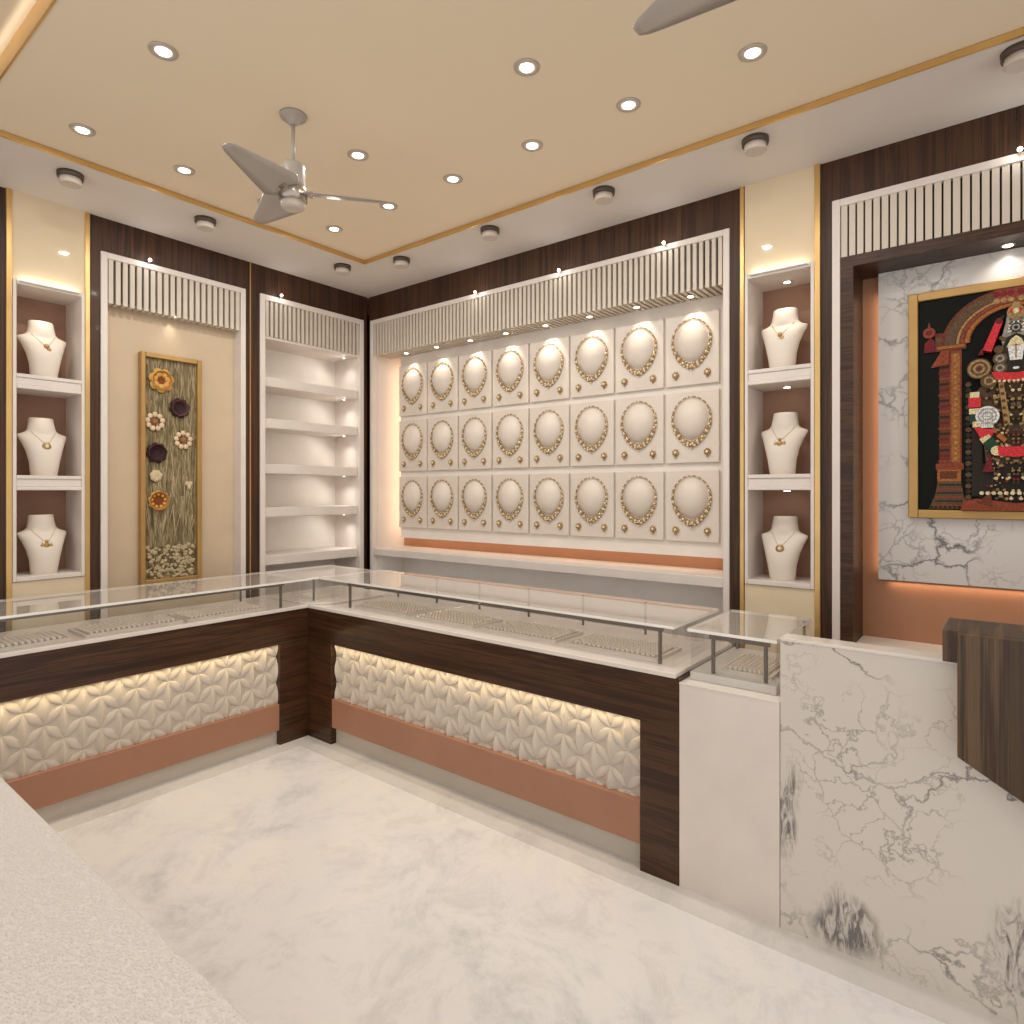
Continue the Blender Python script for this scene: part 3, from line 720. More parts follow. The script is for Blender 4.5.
def poly(pts, m, mirror=True, lay=None):
    LAY[0] += 1
    y1 = PY - 0.0202; y0 = y1 - 0.00012 * (LAY[0] if lay is None else lay)
    pts = [(min(0.368, max(-0.368, u)), min(2.464, max(1.466, z))) for u, z in pts]
    for sgn in ((1, -1) if mirror else (1,)):
        q = [(XC + sgn * u, z) for u, z in pts]
        pb.prism(q, y0, y1, lambda u, w, a: (u, a, w), PI_[m])
def pbox(u0, u1, z0, z1, m, mirror=True): poly([(u0, z0), (u1, z0), (u1, z1), (u0, z1)], m, mirror)
def pdisc(u, z, r, m, mirror=True, n=18, rz=None): poly([(u + r * math.cos(2 * PI * k / n), z + (rz or r) * math.sin(2 * PI * k / n)) for k in range(n)], m, mirror)
def pring(u, z, r0, r1, a0, a1, m, mirror=True, n=16, ez=1.0):
    A = [math.radians(a0 + (a1 - a0) * k / n) for k in range(n + 1)]
    for k in range(n):
        LAY[0] -= 1 if k else 0
        poly([(u + r0 * math.cos(A[k]), z + ez * r0 * math.sin(A[k])), (u + r1 * math.cos(A[k]), z + ez * r1 * math.sin(A[k])), (u + r1 * math.cos(A[k + 1]), z + ez * r1 * math.sin(A[k + 1])), (u + r0 * math.cos(A[k + 1]), z + ez * r0 * math.sin(A[k + 1]))], m, mirror)
# columns
pbox(-0.284, -0.242, 1.60, 2.24, 'p_brown')
for k in range(20): pbox(-0.288 + 0.003 * (k % 2), -0.240, 1.69 + k * 0.026, 1.70 + k * 0.026, ('p_rust', 'p_maroon', 'p_dark')[k % 3])
pbox(-0.244, -0.198, 1.68, 2.22, 'p_rust'); pbox(-0.237, -0.205, 1.69, 2.20, 'p_orange')
for k in range(20): pdisc(-0.221, 1.705 + k * 0.0255, 0.007, 'p_gold', n=6)
pbox(-0.298, -0.190, 1.655, 1.685, 'p_rust'); pbox(-0.292, -0.200, 1.60, 1.655, 'p_orange'); pbox(-0.282, -0.215, 1.612, 1.648, 'p_brown')
poly([(-0.325, 1.47), (-0.15, 1.47), (-0.19, 1.53), (-0.2, 1.60), (-0.29, 1.60), (-0.30, 1.54)], 'p_bronze')
for k in range(6): pbox(-0.305 + 0.004 * k, -0.195, 1.485 + 0.019 * k, 1.492 + 0.019 * k, 'p_dark' if k % 2 else 'p_rust')
for k in range(9): pdisc(-0.315 + 0.018 * k, 1.478, 0.007, 'p_dark', n=6)
pbox(-0.300, -0.180, 2.215, 2.30, 'p_brown'); pbox(-0.292, -0.185, 2.225, 2.238, 'p_orange')
for k in range(5): pdisc(-0.285 + 0.023 * k, 2.268, 0.014, 'p_rust' if k % 2 else 'p_bronze', n=8)
for k in range(6): pdisc(-0.290 + 0.02 * k, 2.293, 0.008, 'p_maroon', n=6)
poly([(-0.345, 2.215), (-0.302, 2.215), (-0.302, 2.265), (-0.318, 2.285), (-0.342, 2.26)], 'p_maroon'); pdisc(-0.324, 2.308, 0.025, 'p_rust'); pdisc(-0.324, 2.308, 0.013, 'p_maroon', n=8); poly([(-0.332, 2.325), (-0.316, 2.325), (-0.324, 2.36)], 'p_rust')
poly([(-0.318, 2.14), (-0.245, 2.15), (-0.245, 2.215), (-0.275, 2.215)], 'p_rust')
# arch
for r0, r1, m in ((0.165, 0.275, 'p_brown'), (0.170, 0.185, 'p_orange'), (0.192, 0.203, 'p_rust'), (0.208, 0.218, 'p_gold'), (0.225, 0.26, 'p_bronze')): pring(0, 2.24, r0, r1, 90, 180, m, ez=0.84)
pbox(-0.075, 0.0, 2.40, 2.462, 'p_rust')
for k in range(3): pdisc(-0.068 + 0.025 * k, 2.412, 0.012, 'p_gold', n=8)
for k in range(3): pdisc(-0.068 + 0.025 * k, 2.442, 0.014, 'p_maroon', n=8)
# inner lamp chains
for k in range(22): pdisc(-0.172, 1.50 + k * 0.026, 0.012, 'p_bronze' if k % 2 else 'p_dark', n=8)
poly([(-0.16, 1.53), (-0.12, 1.53), (-0.12, 1.78), (-0.16, 1.86)], 'p_dark')
# body
poly([(-0.02, 1.47), (0.0, 1.47), (0, 2.07), (-0.11, 2.05), (-0.15, 2.00), (-0.13, 1.90), (-0.11, 1.72), (-0.10, 1.55)], 'p_bronze')
poly([(0, 1.50), (0, 1.68), (-0.12, 1.68), (-0.15, 1.56), (-0.12, 1.50)], 'p_dark')
rnd = random.Random(5)
for k in range(260):
    z = rnd.uniform(1.52, 2.03); u = -rnd.uniform(0.004, 0.105)
    pdisc(u, z, rnd.uniform(0.003, 0.008), rnd.choice(['p_gold', 'p_gold', 'p_dark', 'p_bronze', 'p_maroon', 'p_cream']), n=6)
poly([(-0.20, 1.466), (0, 1.466), (0, 1.50), (-0.14, 1.52), (-0.19, 1.51)], 'p_rust'); poly([(-0.14, 1.50), (-0.08, 1.48), (-0.09, 1.55)], 'p_brown')
for k in range(6): pdisc(-0.012 - 0.022 * k, 1.545, 0.009, 'p_cream', n=6)
# arms, hand, side garland
pbox(-0.165, -0.13, 1.975, 2.005, 'p_cream'); pbox(-0.17, -0.125, 1.935, 1.98, 'p_red'); pbox(-0.168, -0.12, 1.905, 1.93, 'p_cream'); poly([(-0.165, 1.86), (-0.115, 1.86), (-0.118, 1.905), (-0.165, 1.905)], 'p_green')
poly([(-0.155, 1.845), (-0.12, 1.845), (-0.12, 1.87), (-0.155, 1.87)], 'p_cream'); poly([(-0.15, 1.845), (-0.075, 1.83), (-0.085, 1.80), (-0.125, 1.79)], 'p_red')
poly([(-0.13, 1.79), (-0.095, 1.81), (-0.085, 1.79), (-0.115, 1.765)], 'p_cream'); poly([(-0.118, 1.77), (-0.085, 1.80), (-0.045, 1.74), (-0.075, 1.72)], 'p_green')
pdisc(-0.068, 1.735, 0.022, 'p_cream', n=10); poly([(-0.066, 1.755), (0, 1.75), (0, 1.705), (-0.06, 1.712)], 'p_red'); poly([(-0.07, 1.80), (-0.055, 1.815), (-0.03, 1.785), (-0.042, 1.77)], 'p_orange')
poly([(-0.12, 1.64), (-0.09, 1.72), (-0.08, 1.64)], 'p_maroon')
poly([(-0.062, 2.04), (-0.045, 2.05), (-0.02, 1.86), (-0.04, 1.84)], 'p_gold')
for k in range(6): pdisc(-0.05 + 0.003 * k, 2.02 - 0.032 * k, 0.008, 'p_brown', n=6)
pdisc(-0.101, 1.893, 0.044, 'p_white'); pbox(-0.125, -0.08, 1.84, 1.875, 'p_white')
pring(-0.101, 1.893, 0.030, 0.034, 0, 360, 'p_silver'); pring(-0.101, 1.893, 0.016, 0.020, 0, 360, 'p_silver', n=10)
for k in range(6): pbox(-0.124 + 0.008 * k, -0.1225 + 0.008 * k, 1.842, 1.93, 'p_silver')
for k in range(5): pbox(-0.14, -0.064, 1.858 + 0.016 * k, 1.8595 + 0.016 * k, 'p_silver')
pdisc(-0.131, 2.109, 0.046, 'p_bronze'); pring(-0.131, 2.109, 0.032, 0.041, 0, 360, 'p_gold'); pring(-0.131, 2.109, 0.014, 0.022, 0, 360, 'p_gold'); pdisc(-0.131, 2.109, 0.008, 'p_maroon', n=8)
pdisc(-0.095, 2.05, 0.032, 'p_bronze'); pring(-0.095, 2.05, 0.012, 0.02, 0, 360, 'p_gold', n=10)
poly([(-0.135, 2.17), (-0.115, 2.17), (-0.12, 2.20)], 'p_maroon')
# head and crown
poly([(-0.02, 2.365), (0, 2.385), (0, 2.20), (-0.046, 2.20), (-0.052, 2.23), (-0.036, 2.30), (-0.030, 2.345)], 'p_silver')
for k in range(40):
    zz = rnd.uniform(2.25, 2.34); pdisc(-rnd.uniform(0.0, 0.03), zz, 0.004, rnd.choice(['p_bronze', 'p_dark', 'p_white', 'p_gold']), n=6)
pdisc(0, 2.343, 0.032, 'p_gold', False); pdisc(0, 2.375, 0.014, 'p_gold', False); pdisc(-0.014, 2.35, 0.009, 'p_red'); pdisc(0, 2.348, 0.012, 'p_cream', False, 8)
pdisc(0, 2.275, 0.020, 'p_dark', False); pring(0, 2.275, 0.008, 0.015, 0, 360, 'p_silver', False, n=10)
for k in range(5): pdisc(-0.052 + 0.011 * k, 2.235 - 0.004 * k, 0.009, 'p_bronze', n=6)
poly([(0, 2.06), (-0.028, 2.068), (-0.045, 2.10), (-0.044, 2.20), (-0.03, 2.235), (0, 2.25)], 'p_dark'); poly([(0, 2.20), (0, 2.24), (-0.018, 2.225), (-0.034, 2.19)], 'p_cream')
poly([(-0.029, 2.195), (0, 2.195), (0, 2.132), (-0.021, 2.132)], 'p_white'); pbox(-0.003, 0.003, 2.14, 2.195, 'p_gold', False); pdisc(0, 2.097, 0.012, 'p_white', False, 8, 0.006)
for k in range(2): pdisc(-0.056, 2.144 - 0.042 * k, 0.026, 'p_bronze'); pring(-0.056, 2.144 - 0.042 * k, 0.009, 0.017, 0, 360, 'p_silver', n=10)
pdisc(-0.06, 2.185, 0.018, 'p_bronze', n=8)
poly([(-0.071, 2.315), (-0.046, 2.308), (-0.086, 2.178), (-0.118, 2.19)], 'p_red'); pdisc(-0.059, 2.311, 0.014, 'p_maroon', n=8); poly([(-0.06, 2.322), (-0.045, 2.322), (-0.04, 2.335)], 'p_green')
poly([(-0.088, 2.088), (-0.07, 2.052), (0, 2.038), (0, 2.075), (-0.05, 2.082)], 'p_red')
for k in range(5): pdisc(-0.075 + 0.017 * k, 2.045 - 0.001 * k, 0.006, 'p_cream', n=6)
obj('printed_picture', pb, PM, t)

# ------------------------------------------------------------------ counters
def relief(mb, ax, a0, a1, z0, z1, base, out, hgt, res=0.0035):
    """diamond lattice of leaf bumps on a plane; ax 'x' (front faces -y) or 'y' (front faces +x)"""
    na = int((a1 - a0) / res); nz = int((z1 - z0) / res)
    A = np.linspace(a0, a1, na + 1); Z = np.linspace(z0, z1, nz + 1); AA, ZZ = np.meshgrid(A, Z)
    P = 0.0795
    u = (AA - (3.056 if ax == 'x' else -1.272)) / P; w = (ZZ - 0.536) / P     # nodes where u, w both whole and of one parity
    H = np.zeros_like(u)
    def leaf(du, dw, L, half):   # distance along and across a petal centred at 0
        q = np.clip(1 - (du / L) ** 2, 0, 1); wd = half * q
        r = np.clip(1 - np.abs(dw) / np.maximum(wd, 1e-6), 0, 1)
        return r, q
    # diagonals (petals from node to node): centres at half-integer cells
    cu = np.floor(u) + 0.5; cw = np.floor(w) + 0.5
    par = (np.floor(u) + np.floor(w)) % 2
    # x = 3.056 is a node column, z = 0.536 sits one step up on it
    sgn = np.where(par == 0, 1.0, -1.0)
    lu = u - cu; lw = w - cw
    al = (lu + sgn * lw) / math.sqrt(2); ac = (lu - sgn * lw) / math.sqrt(2)
    r, q = leaf(al, ac, 0.70, 0.25)
    H = np.maximum(H, (0.12 + 0.42 * np.sqrt(np.clip(1 - (1 - r) ** 2, 0, 1))) * (0.35 + 0.65 * q) * (r > 0))
    # vertical blades along each node column
    cc = np.round(u); lu2 = u - cc
    ph = np.mod(w - np.mod(cc, 2), 2.0) - 1.0
    r2, q2 = leaf(ph, lu2, 1.0, 0.42)
    H = np.maximum(H, 1.25 * r2 ** 1.7 * (0.05 + 0.95 * q2))
    # shallow tilt of the triangular fields
    
    vs = []
    for j in range(nz + 1):
        for i in range(na + 1):
            d = base + out * hgt * H[j, i]
            vs.append((A[i], d, Z[j]) if ax == 'x' else (d, A[i], Z[j]))
    fs = []
    for j in range(nz):
        for i in range(na):
            o = j * (na + 1) + i
            fs.append((o, o + 1, o + na + 2, o + na + 1))
    mb.add(vs, fs, 0, False); return mb
# right counter
t = thing('display_counter', 'dark wood display counter with white relief front facing the necklace wall side', 'counter', (2.0, -0.8, 0))
t['label'] = 'long dark wood display counter with relief front, running below the necklace wall'
b = MB(); b.box(0.741, 3.225, -1.075, -0.45, 0.617, 0.815); b.box(0.741, 0.978, -1.075, -0.45, 0, 0.617); b.box(3.058, 3.225, -1.075, -0.45, 0, 0.617); b.box(0.978, 3.058, -1.0, -0.45, 0, 0.617)
obj('wood_body', b, 'wood_counter', t)
obj('relief_panel', relief(MB(), 'x', 0.98, 3.057, 0.279, 0.6165, -1.03, -1, 0.022), 'relief', t, fix=False)
b = MB(); b.box(0.974, 3.062, -1.068, -1.0, 0.105, 0.279); obj('copper_band', b, 'copper', t, 0.002)
b = MB(); b.box(0.978, 3.058, -1.036, -0.999, 0, 0.105); obj('skirting', b, 'grey_skirt', t)
b = MB(); b.box(0.7495, 3.215, -1.083, -0.44, 0.815, 0.836); obj('counter_top', b, 'slab', t, 0.004)
b = MB(); b.box(1.0, 3.04, -1.058, -1.05, 0.6145, 0.617); obj('led_strip', b, 'led', t)
area('counter_led', (2.02, -1.068, 0.6135), (math.radians(-20), 0, 0), 2.05, 0.012, 1.8, (1, 0.80, 0.46))
# left counter
t = thing('display_counter', 'dark wood display counter with relief front, running along the left wall', 'counter', (0.5, -2.0, 0))
b = MB(); b.box(0.22, 0.74, -3.6, -1.075, 0.617, 0.815); b.box(0.22, 0.74, -1.272, -1.075, 0, 0.617); b.box(0.22, 0.665, -3.6, -1.272, 0, 0.617); b.box(0.22, 0.74, -1.075, -0.45, 0.0, 0.815)
obj('wood_body', b, 'wood_counter', t)
obj('relief_panel', relief(MB(), 'y', -3.2, -1.273, 0.252, 0.6165, 0.695, 1, 0.022), 'relief', t, fix=False)
b = MB(); b.box(0.665, 0.733, -3.6, -1.268, 0.09, 0.252); obj('copper_band', b, 'copper', t, 0.002)
b = MB(); b.box(0.664, 0.705, -3.6, -1.272, 0, 0.09); obj('skirting', b, 'grey_skirt', t)
b = MB(); b.box(0.21, 0.748, -3.6, -0.44, 0.815, 0.836); obj('counter_top', b, 'slab', t, 0.004)
b = MB(); b.box(0.715, 0.723, -3.2, -1.30, 0.6145, 0.617); obj('led_strip', b, 'led', t)
area('counter_led', (0.733, -2.25, 0.6135), (0, math.radians(-20), 0), 0.012, 1.9, 1.7, (1, 0.80, 0.46))

# glass cases
def glass_top(mb_parent, x0, x1, y0, y1, z0=0.994, z1=1.006):
    b = MB(); b.box(x0, x1, y0, y1, z0, z1)
    b.m = [0, 0, 1, 1, 1, 1]
    return obj('glass_top', b, ['glass_top', 'glass_edge'], mb_parent, fix=False)
def pane(parent, x0, x1, y0, y1, z0, z1):
    b = MB(); b.box(x0, x1, y0, y1, z0, z1); return obj('glass_pane', b, 'glass_pane', parent, fix=False)
def post(parent, x, y, z0, z1, r=0.006):
    b = MB(); b.box(x - r, x + r, y - r, y + r, z0, z1); return obj('post', b, 'metal', parent)
def rail(parent, x0, x1, y0, y1, z=0.972):
    b = MB(); b.box(x0, x1, y0, y1, z, 0.9938); return obj('rail', b, 'metal', parent)
ZC = 0.8365
t = thing('glass_showcase', 'long low glass showcase on the counter below the necklace wall', 'showcase', (2.0, -0.75, ZC))
glass_top(t, 0.775, 3.180, -1.020, -0.515)
pane(t, 0.90, 2.24, -1.016, -1.011, ZC, 0.998); pane(t, 2.245, 3.172, -1.016, -1.011, ZC, 0.998); pane(t, 3.167, 3.172, -1.011, -0.53, ZC, 0.998); pane(t, 0.90, 0.905, -1.011, -0.53, ZC, 0.998)
rail(t, 1.03, 3.118, -0.993, -0.979); post(t, 1.05, -0.986, ZC, 0.972); post(t, 3.105, -0.986, ZC, 0.972)
for x in (0.975, 1.345, 1.71, 2.084, 2.448, 2.813): post(t, x, -0.53, ZC, 0.998, 0.0045)
t = thing('glass_showcase', 'low glass showcase on the counter along the left wall', 'showcase', (0.5, -2.0, ZC))
glass_top(t, 0.245, 0.785, -3.3, -1.115)
pane(t, 0.736, 0.741, -3.3, -1.14, ZC, 0.998); pane(t, 0.27, 0.736, -1.145, -1.14, ZC, 0.998)
rail(t, 0.706, 0.720, -3.3, -1.232); post(t, 0.713, -1.251, ZC, 0.972); post(t, 0.30, -1.285, ZC, 0.998, 0.0045)
t = thing('glass_showcase', 'small glass case filling the inner corner between the two long counters', 'showcase', (0.55, -0.85, ZC))
glass_top(t, 0.255, 0.770, -1.11, -0.56)
b = MB(); b.prism([(0.30, -0.58), (0.30, -1.105), (0.70, -1.105), (0.82, -1.04), (0.88, -0.96), (0.88, -0.58)], ZC, ZC + 0.012, lambda u, w, a: (u, w, a)); obj('base', b, 'slab', t, 0.003)
b = MB(); b.prism([(0.705, -1.100), (0.815, -1.037), (0.812, -1.033), (0.702, -1.096)], ZC + 0.012, 0.998, lambda u, w, a: (u, w, a)); obj('glass_pane', b, 'glass_pane', t, fix=False)
post(t, 0.72, -1.02, ZC + 0.012, 0.998, 0.005)
t = thing('glass_showcase', 'small square glass case standing on the white pedestal cabinet', 'showcase', (3.41, -0.75, 0.803))
glass_top(t, 3.235, 3.577, -1.015, -0.500)
b = MB(); b.box(3.245, 3.575, -1.012, -0.505, 0.803, 0.836); obj('base', b, 'base_grey', t, 0.003)
pane(t, 3.247, 3.573, -1.010, -1.006, 0.836, 0.998); pane(t, 3.247, 3.251, -1.006, -0.51, 0.836, 0.998); pane(t, 3.569, 3.573, -1.006, -0.51, 0.836, 0.998)
rail(t, 3.315, 3.545, -0.992, -0.979); post(t, 3.330, -0.986, 0.836, 0.972); post(t, 3.530, -0.986, 0.836, 0.972)
post(t, 3.270, -0.53, 0.836, 0.998, 0.005); post(t, 3.555, -0.53, 0.836, 0.998, 0.005)

def tray_meshes(L, D, nl, nd):
    """jewellery tray, long side on x"""
    base = MB(); base.box(-L / 2, L / 2, -D / 2, D / 2, 0, 0.009); base.box(-L / 2 + 0.02, L / 2 - 0.02, -D / 2 + 0.02, D / 2 - 0.02, 0.009, 0.0105, 1)
    rim = MB()
    for x0, x1, y0, y1 in ((-L / 2, L / 2, -D / 2, -D / 2 + 0.008), (-L / 2, L / 2, D / 2 - 0.008, D / 2), (-L / 2, -L / 2 + 0.008, -D / 2 + .008, D / 2 - .008), (L / 2 - 0.008, L / 2, -D / 2 + .008, D / 2 - .008)): rim.box(x0, x1, y0, y1, 0.010, 0.014)
    st = MB(); px = (L - 0.05) / nl; py = (D - 0.05) / nd
    for i in range(nl):
        for j in range(nd):
            x = -L / 2 + 0.025 + (i + 0.5) * px; y = -D / 2 + 0.025 + (j + 0.5) * py
            st.ball((x, y, 0.013), 0.0098, 0, 7, 5, (0.85, 0.85, 1.4)); st.ball((x + 0.002, y - 0.004, 0.0245), 0.0034, 1, 5, 4)
    return base, rim, st
tray0 = None
TR = [(1.30, -0.845, 0, 'first from the corner in the necklace wall showcase'), (1.815, -0.845, 0, 'second from the corner in the necklace wall showcase'), (2.335, -0.845, 0, 'third from the corner in the necklace wall showcase'),
      (2.853, -0.845, 0, 'fourth from the corner in the necklace wall showcase'),
      (0.655, -1.572, PI / 2, 'nearest the room corner, in the left wall showcase'), (0.655, -2.062, PI / 2, 'second from the room corner, in the left wall showcase'), (0.655, -2.585, PI / 2, 'cut by the left photo edge, in the left wall showcase')]
for x, y, rz, lab in TR:
    x = x if rz == 0 else 0.575
    lab = 'white studded jewellery tray ' + lab
    if tray0 is None:
        tray0 = thing('jewellery_tray', lab, 'jewellery tray', (x, y, ZC), 'white studded trays in the showcases')
        ba, ri, st = tray_meshes(0.465, 0.25, 17, 8)
        obj('tray_base', ba, ['tray_base', 'tray_pad'], tray0, local=True); obj('rim', ri, 'tray_base', tray0, local=True); obj('studded_pad', st, ['stud', 'pale_gold'], tray0, local=True, fix=False)
    else: copy_thing(tray0, (x, y, ZC), lab, rz)
for (x, y, z, L, D, nl, nd, lab) in ((3.44, -0.80, 0.836, 0.20, 0.30, 8, 11, 'small white studded jewellery tray in the glass case on the white pedestal'), (0.60, -0.92, ZC + 0.012, 0.22, 0.18, 9, 7, 'small white jewellery tray in the corner glass case')):
    q = thing('jewellery_tray', lab, 'jewellery tray', (x, y, z), 'white studded trays in the showcases'); ba, ri, st = tray_meshes(L, D, nl, nd)
    obj('tray_base', ba, ['tray_base', 'tray_pad'], q, local=True); obj('rim', ri, 'tray_base', q, local=True); obj('studded_pad', st, ['stud', 'pale_gold'], q, local=True, fix=False)

# white pedestal, marble counter, wood block
t = thing('pedestal_cabinet', 'plain white pedestal cabinet between the dark wood counter and marble counter', 'cabinet', (3.415, -0.8, 0))
b = MB(); b.box(3.227, 3.603, -1.075, -0.48, 0, 0.797); obj('body', b, 'white', t, 0.002)
b = MB(); b.box(3.227, 3.603, -1.077, -0.48, 0.797, 0.803); obj('top_panel', b, 'slab', t, 0.001)
t = thing('marble_counter', 'tall white marble counter front with grey veins at the right', 'counter', (4.4, -1.04, 0))
b = MB(); b.box(3.605, 5.6, -1.075, -0.992, 0, 1.022); obj('marble_front', b, 'marble', t, 0.002)
b = MB(); b.box(3.605, 5.6, -1.078, -0.990, 1.022, 1.033); obj('top_cap', b, 'slab', t, 0.002)
b = MB(); b.box(3.62, 5.6, -0.992, -0.55, 0, 0.74); obj('desk_body', b, 'white', t)
t = thing('wood_counter_block', 'brown striped wood block folded over the marble counter at the right edge', 'counter block', (4.5, -1.0, 1.033))
b = MB(); b.box(4.085, 5.3, -1.106, -0.861, 1.0345, 1.13); obj('top_slab', b, 'wood_block', t, 0.003)
b = MB(); b.prism([(4.125, 1.13), (4.125, 0.770), (4.50, 0.548), (5.3, 0.548), (5.3, 1.13)], -1.160, -1.1065, lambda u, w, a: (u, a, w)); obj('front_panel', b, 'wood_block', t, 0.003)
area('block_led', (4.14, -1.088, 0.9), (0, math.radians(-90), 0), 0.22, 0.015, 0.25, (1, 0.75, 0.45))

# foreground counter
t = thing('white_counter', 'white embossed counter in the lower left foreground', 'counter', (2.4, -3.3, 0))
b = MB(); b.box(0.95, 3.70, -3.75, -2.955, 0.775, 0.80); obj('embossed_top', b, 'leather', t, 0.004)
b = MB(); b.box(1.0, 3.65, -3.72, -3.0, 0, 0.775); obj('body', b, 'white', t)

# ------------------------------------------------------------------ ceiling fixtures
KZ = (ZT - CAM[2]) / (3.24 - CAM[2])
def ceil_light(x, y, label):
    x = CAM[0] + KZ * (x - CAM[0]); y = CAM[1] + KZ * (y - CAM[1])
    t = thing('ceiling_downlight', label, 'downlight', (x, y, ZT), 'round downlights in the beige ceiling')
    c = (x, y, ZT)
    b = MB(); b.lathe([(0.052, -0.0005), (0.050, -0.005), (0.040, -0.007), (0.027, -0.004), (0.027, -0.002)], c, 28); obj('ring', b, 'steel', t)
    b = MB(); b.lathe([(0.026, -0.006), (0.026, -0.003)], c, 24); obj('lens', b, 'lamp', t)
    area('downlight_lamp', (x, y, ZT - 0.012), (0, 0, 0), 0.050, 0.050, PW_DOWN, SOFT, 'DISK')
PW_DOWN = 3.3
row = ['at the corner of the tray ceiling', 'second', 'third', 'fourth', 'fifth', 'sixth']
for i, x in enumerate((0.84, 1.365, 1.887, 2.418, 2.94, 3.47)):
    ceil_light(x, -0.95, 'round lit downlight ' + (row[0] if i == 0 else '%s from the corner in the row along the necklace wall' % row[i]))
ceil_light(0.845, -1.42, 'round lit downlight mostly hidden behind the left blade of the ceiling fan')
ceil_light(0.845, -1.89, 'round lit downlight left of the near blade tip of the ceiling fan')
ceil_light(0.85, -2.355, 'leftmost round lit downlight, beside the gold ceiling strip')
ceil_light(1.68, -1.42, 'round lit downlight just right of the ceiling fan rod')
ceil_light(1.70, -2.355, 'large round lit downlight above and left of the ceiling fan')
ceil_light(2.738, -1.42, 'round lit downlight at the top centre, nearest the second fan blade')
for x, y in ((3.8, -1.42), (2.74, -2.355), (3.9, -2.355)): area('downlight_lamp', (x, y, ZT - 0.012), (0, 0, 0), 0.07, 0.07, PW_DOWN, SOFT, 'DISK')  # out-of-view lamps without fixtures, added to light the near area

sl0 = None
SL = [(0.445, -2.281, 'over the left bust niches'), (0.445, -1.586, 'over the flower picture alcove'), (0.445, -0.591, 'over the white shelf unit'), (0.886, -0.42, 'nearest the corner above the necklace wall'),
      (1.70, -0.42, 'second from the corner above the necklace wall'), (2.511, -0.42, 'third from the corner above the necklace wall'), (3.316, -0.42, 'over the right bust niches'), (4.276, -0.42, 'over the shrine alcove at the photo edge')]
for x, y, lab in SL:
    lab = 'unlit dark rimmed white drum light ' + lab
    if sl0 is None:
        sl0 = thing('ceiling_drum_light', lab, 'ceiling light', (x, y, ZS), 'unlit drum lights on the soffit')
        b = MB(); b.lathe([(0.058, -0.026), (0.060, 0.0)], (0, 0, 0), 32); obj('rim', b, 'dark_rim', sl0, local=True)
        b = MB(); b.lathe([(0.046, -0.058), (0.049, -0.054), (0.0495, -0.026)], (0, 0, 0), 32); obj('diffuser', b, 'frost', sl0, local=True)
    else: copy_thing(sl0, (x, y, ZS), lab)

def blade_mesh():
    b = MB(); n = 14; vs, fs = [], []; til = math.radians(-17)
    for i in range(n + 1):
        u = i / n; x = 0.035 + 0.377 * u
        hw = 0.068 * (1 - u) ** 0.9 + 0.030 * (1 - u * 0.25)
        if u > 0.9: hw *= math.sqrt(max(0.05, 1 - ((u - 0.9) / 0.105) ** 2)) * 0.4 + 0.6
        if u < 0.12: hw *= 0.55 + 0.45 * u / 0.12
        tw = til * (1.15 - 0.3 * u)
        for q in (-1, -0.4, 0.4, 1):
            yy = q * hw
            for th in (0.003, -0.003):
                t2 = th * (1 - 0.6 * abs(q))
                vs.append((x, yy * math.cos(tw) - t2 * math.sin(tw), -yy * math.sin(tw) + t2 * math.cos(tw)))
    ring = [0, 2, 4, 6, 7, 5, 3, 1]
    for i in range(n):
        a = i * 8; c = a + 8
        for k in range(8): fs.append((a + ring[k], a + ring[(k + 1) % 8], c + ring[(k + 1) % 8], c + ring[k]))
    fs.append(tuple(ring[::-1])); fs.append(tuple(n * 8 + k for k in ring))
    b.add(vs, fs, 0, True); return b
fan = thing('ceiling_fan', 'grey three blade ceiling fan hanging on a rod in full view', 'ceiling fan', (1.759, -1.835, ZT), 'three blade ceiling fans')
b = MB(); b.lathe([(0.012, -0.045), (0.022, -0.040), (0.024, -0.026), (0.040, -0.018), (0.055, -0.014), (0.058, -0.0005)], (0, 0, 0), 32); obj('canopy', b, 'fan', fan, local=True)
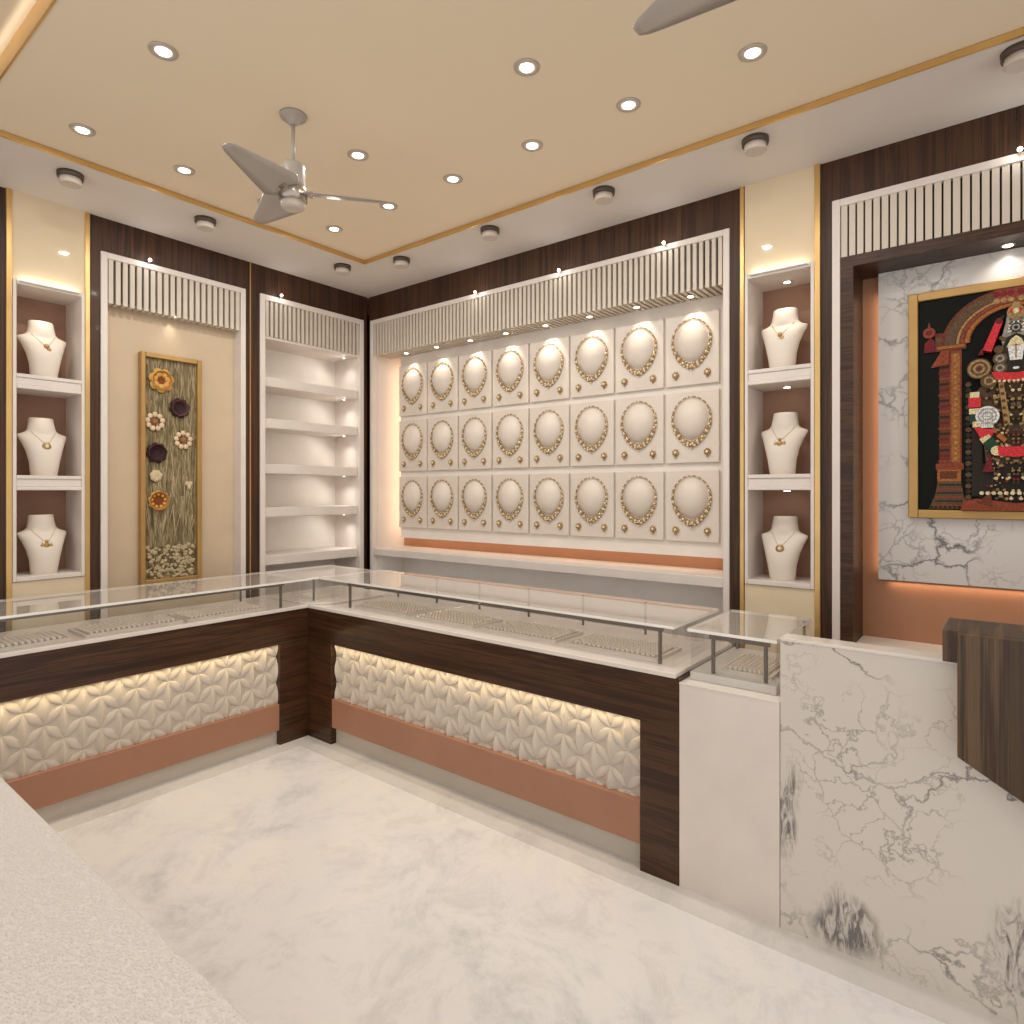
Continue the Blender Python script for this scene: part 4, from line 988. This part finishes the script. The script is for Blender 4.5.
b = MB(); b.lathe([(0.0085, -0.235), (0.0085, -0.04)], (0, 0, 0), 14); obj('rod', b, 'fan', fan, local=True)
b = MB(); b.lathe([(0.048, -0.318), (0.051, -0.31), (0.051, -0.232), (0.047, -0.222), (0.012, -0.218)], (0, 0, 0), 32); obj('motor_housing', b, 'fan', fan, local=True)
b = MB(); b.lathe([(0.052, -0.388), (0.060, -0.38), (0.062, -0.345), (0.058, -0.325), (0.050, -0.318)], (0, 0, 0), 32); obj('hub', b, 'fan_metal', fan, local=True)
b = MB(); b.lathe([(0.030, -0.418), (0.046, -0.414), (0.052, -0.404), (0.052, -0.388)], (0, 0, 0), 32); obj('bottom_cap', b, 'frost', fan, local=True)
for a in (-69, 51, 171):
    o = obj('blade', blade_mesh(), 'fan', fan, local=True); obj('blade_bracket', MB().box(0.045, 0.085, -0.018, 0.018, -0.008, 0.006), 'fan_metal', o, local=True); o.location = (0, 0, -0.345); o.rotation_euler = (0, 0, math.radians(a))
copy_thing(fan, (3.811, -1.851, ZT), 'ceiling fan blade reaching in from the top edge of the photo')

# cove glow of the near ceiling bay
area('cove_led', (2.2, -2.735, 3.275), (math.radians(180 - 25), 0, 0), 4.0, 0.02, 0.35, WARM)

# ------------------------------------------------------------------ world and camera
w = bpy.data.worlds.new('daylight_from_the_shop_front'); S.world = w; w.use_nodes = True  # even ambient fill let in through the unbuilt sides, no shop front modelled
bg = w.node_tree.nodes['Background']; bg.inputs['Color'].default_value = (1.0, 0.995, 0.99, 1); bg.inputs['Strength'].default_value = 1.12
cam = bpy.data.cameras.new('camera'); co = bpy.data.objects.new('camera', cam); COL.objects.link(co); S.camera = co
co.location = (4.247, -3.43, 1.55); co.rotation_euler = (PI / 2, 0, math.atan2(498, 632))
cam.sensor_width = 36; cam.lens = 632 / 1024 * 36; cam.shift_y = -20 / 1024; cam.clip_start = 0.02
vs = S.view_settings; S.display_settings.display_device = 'sRGB'; vs.view_transform = 'Standard'; vs.look = 'None'; vs.gamma = 1; vs.use_curve_mapping = False; vs.exposure = 0.0
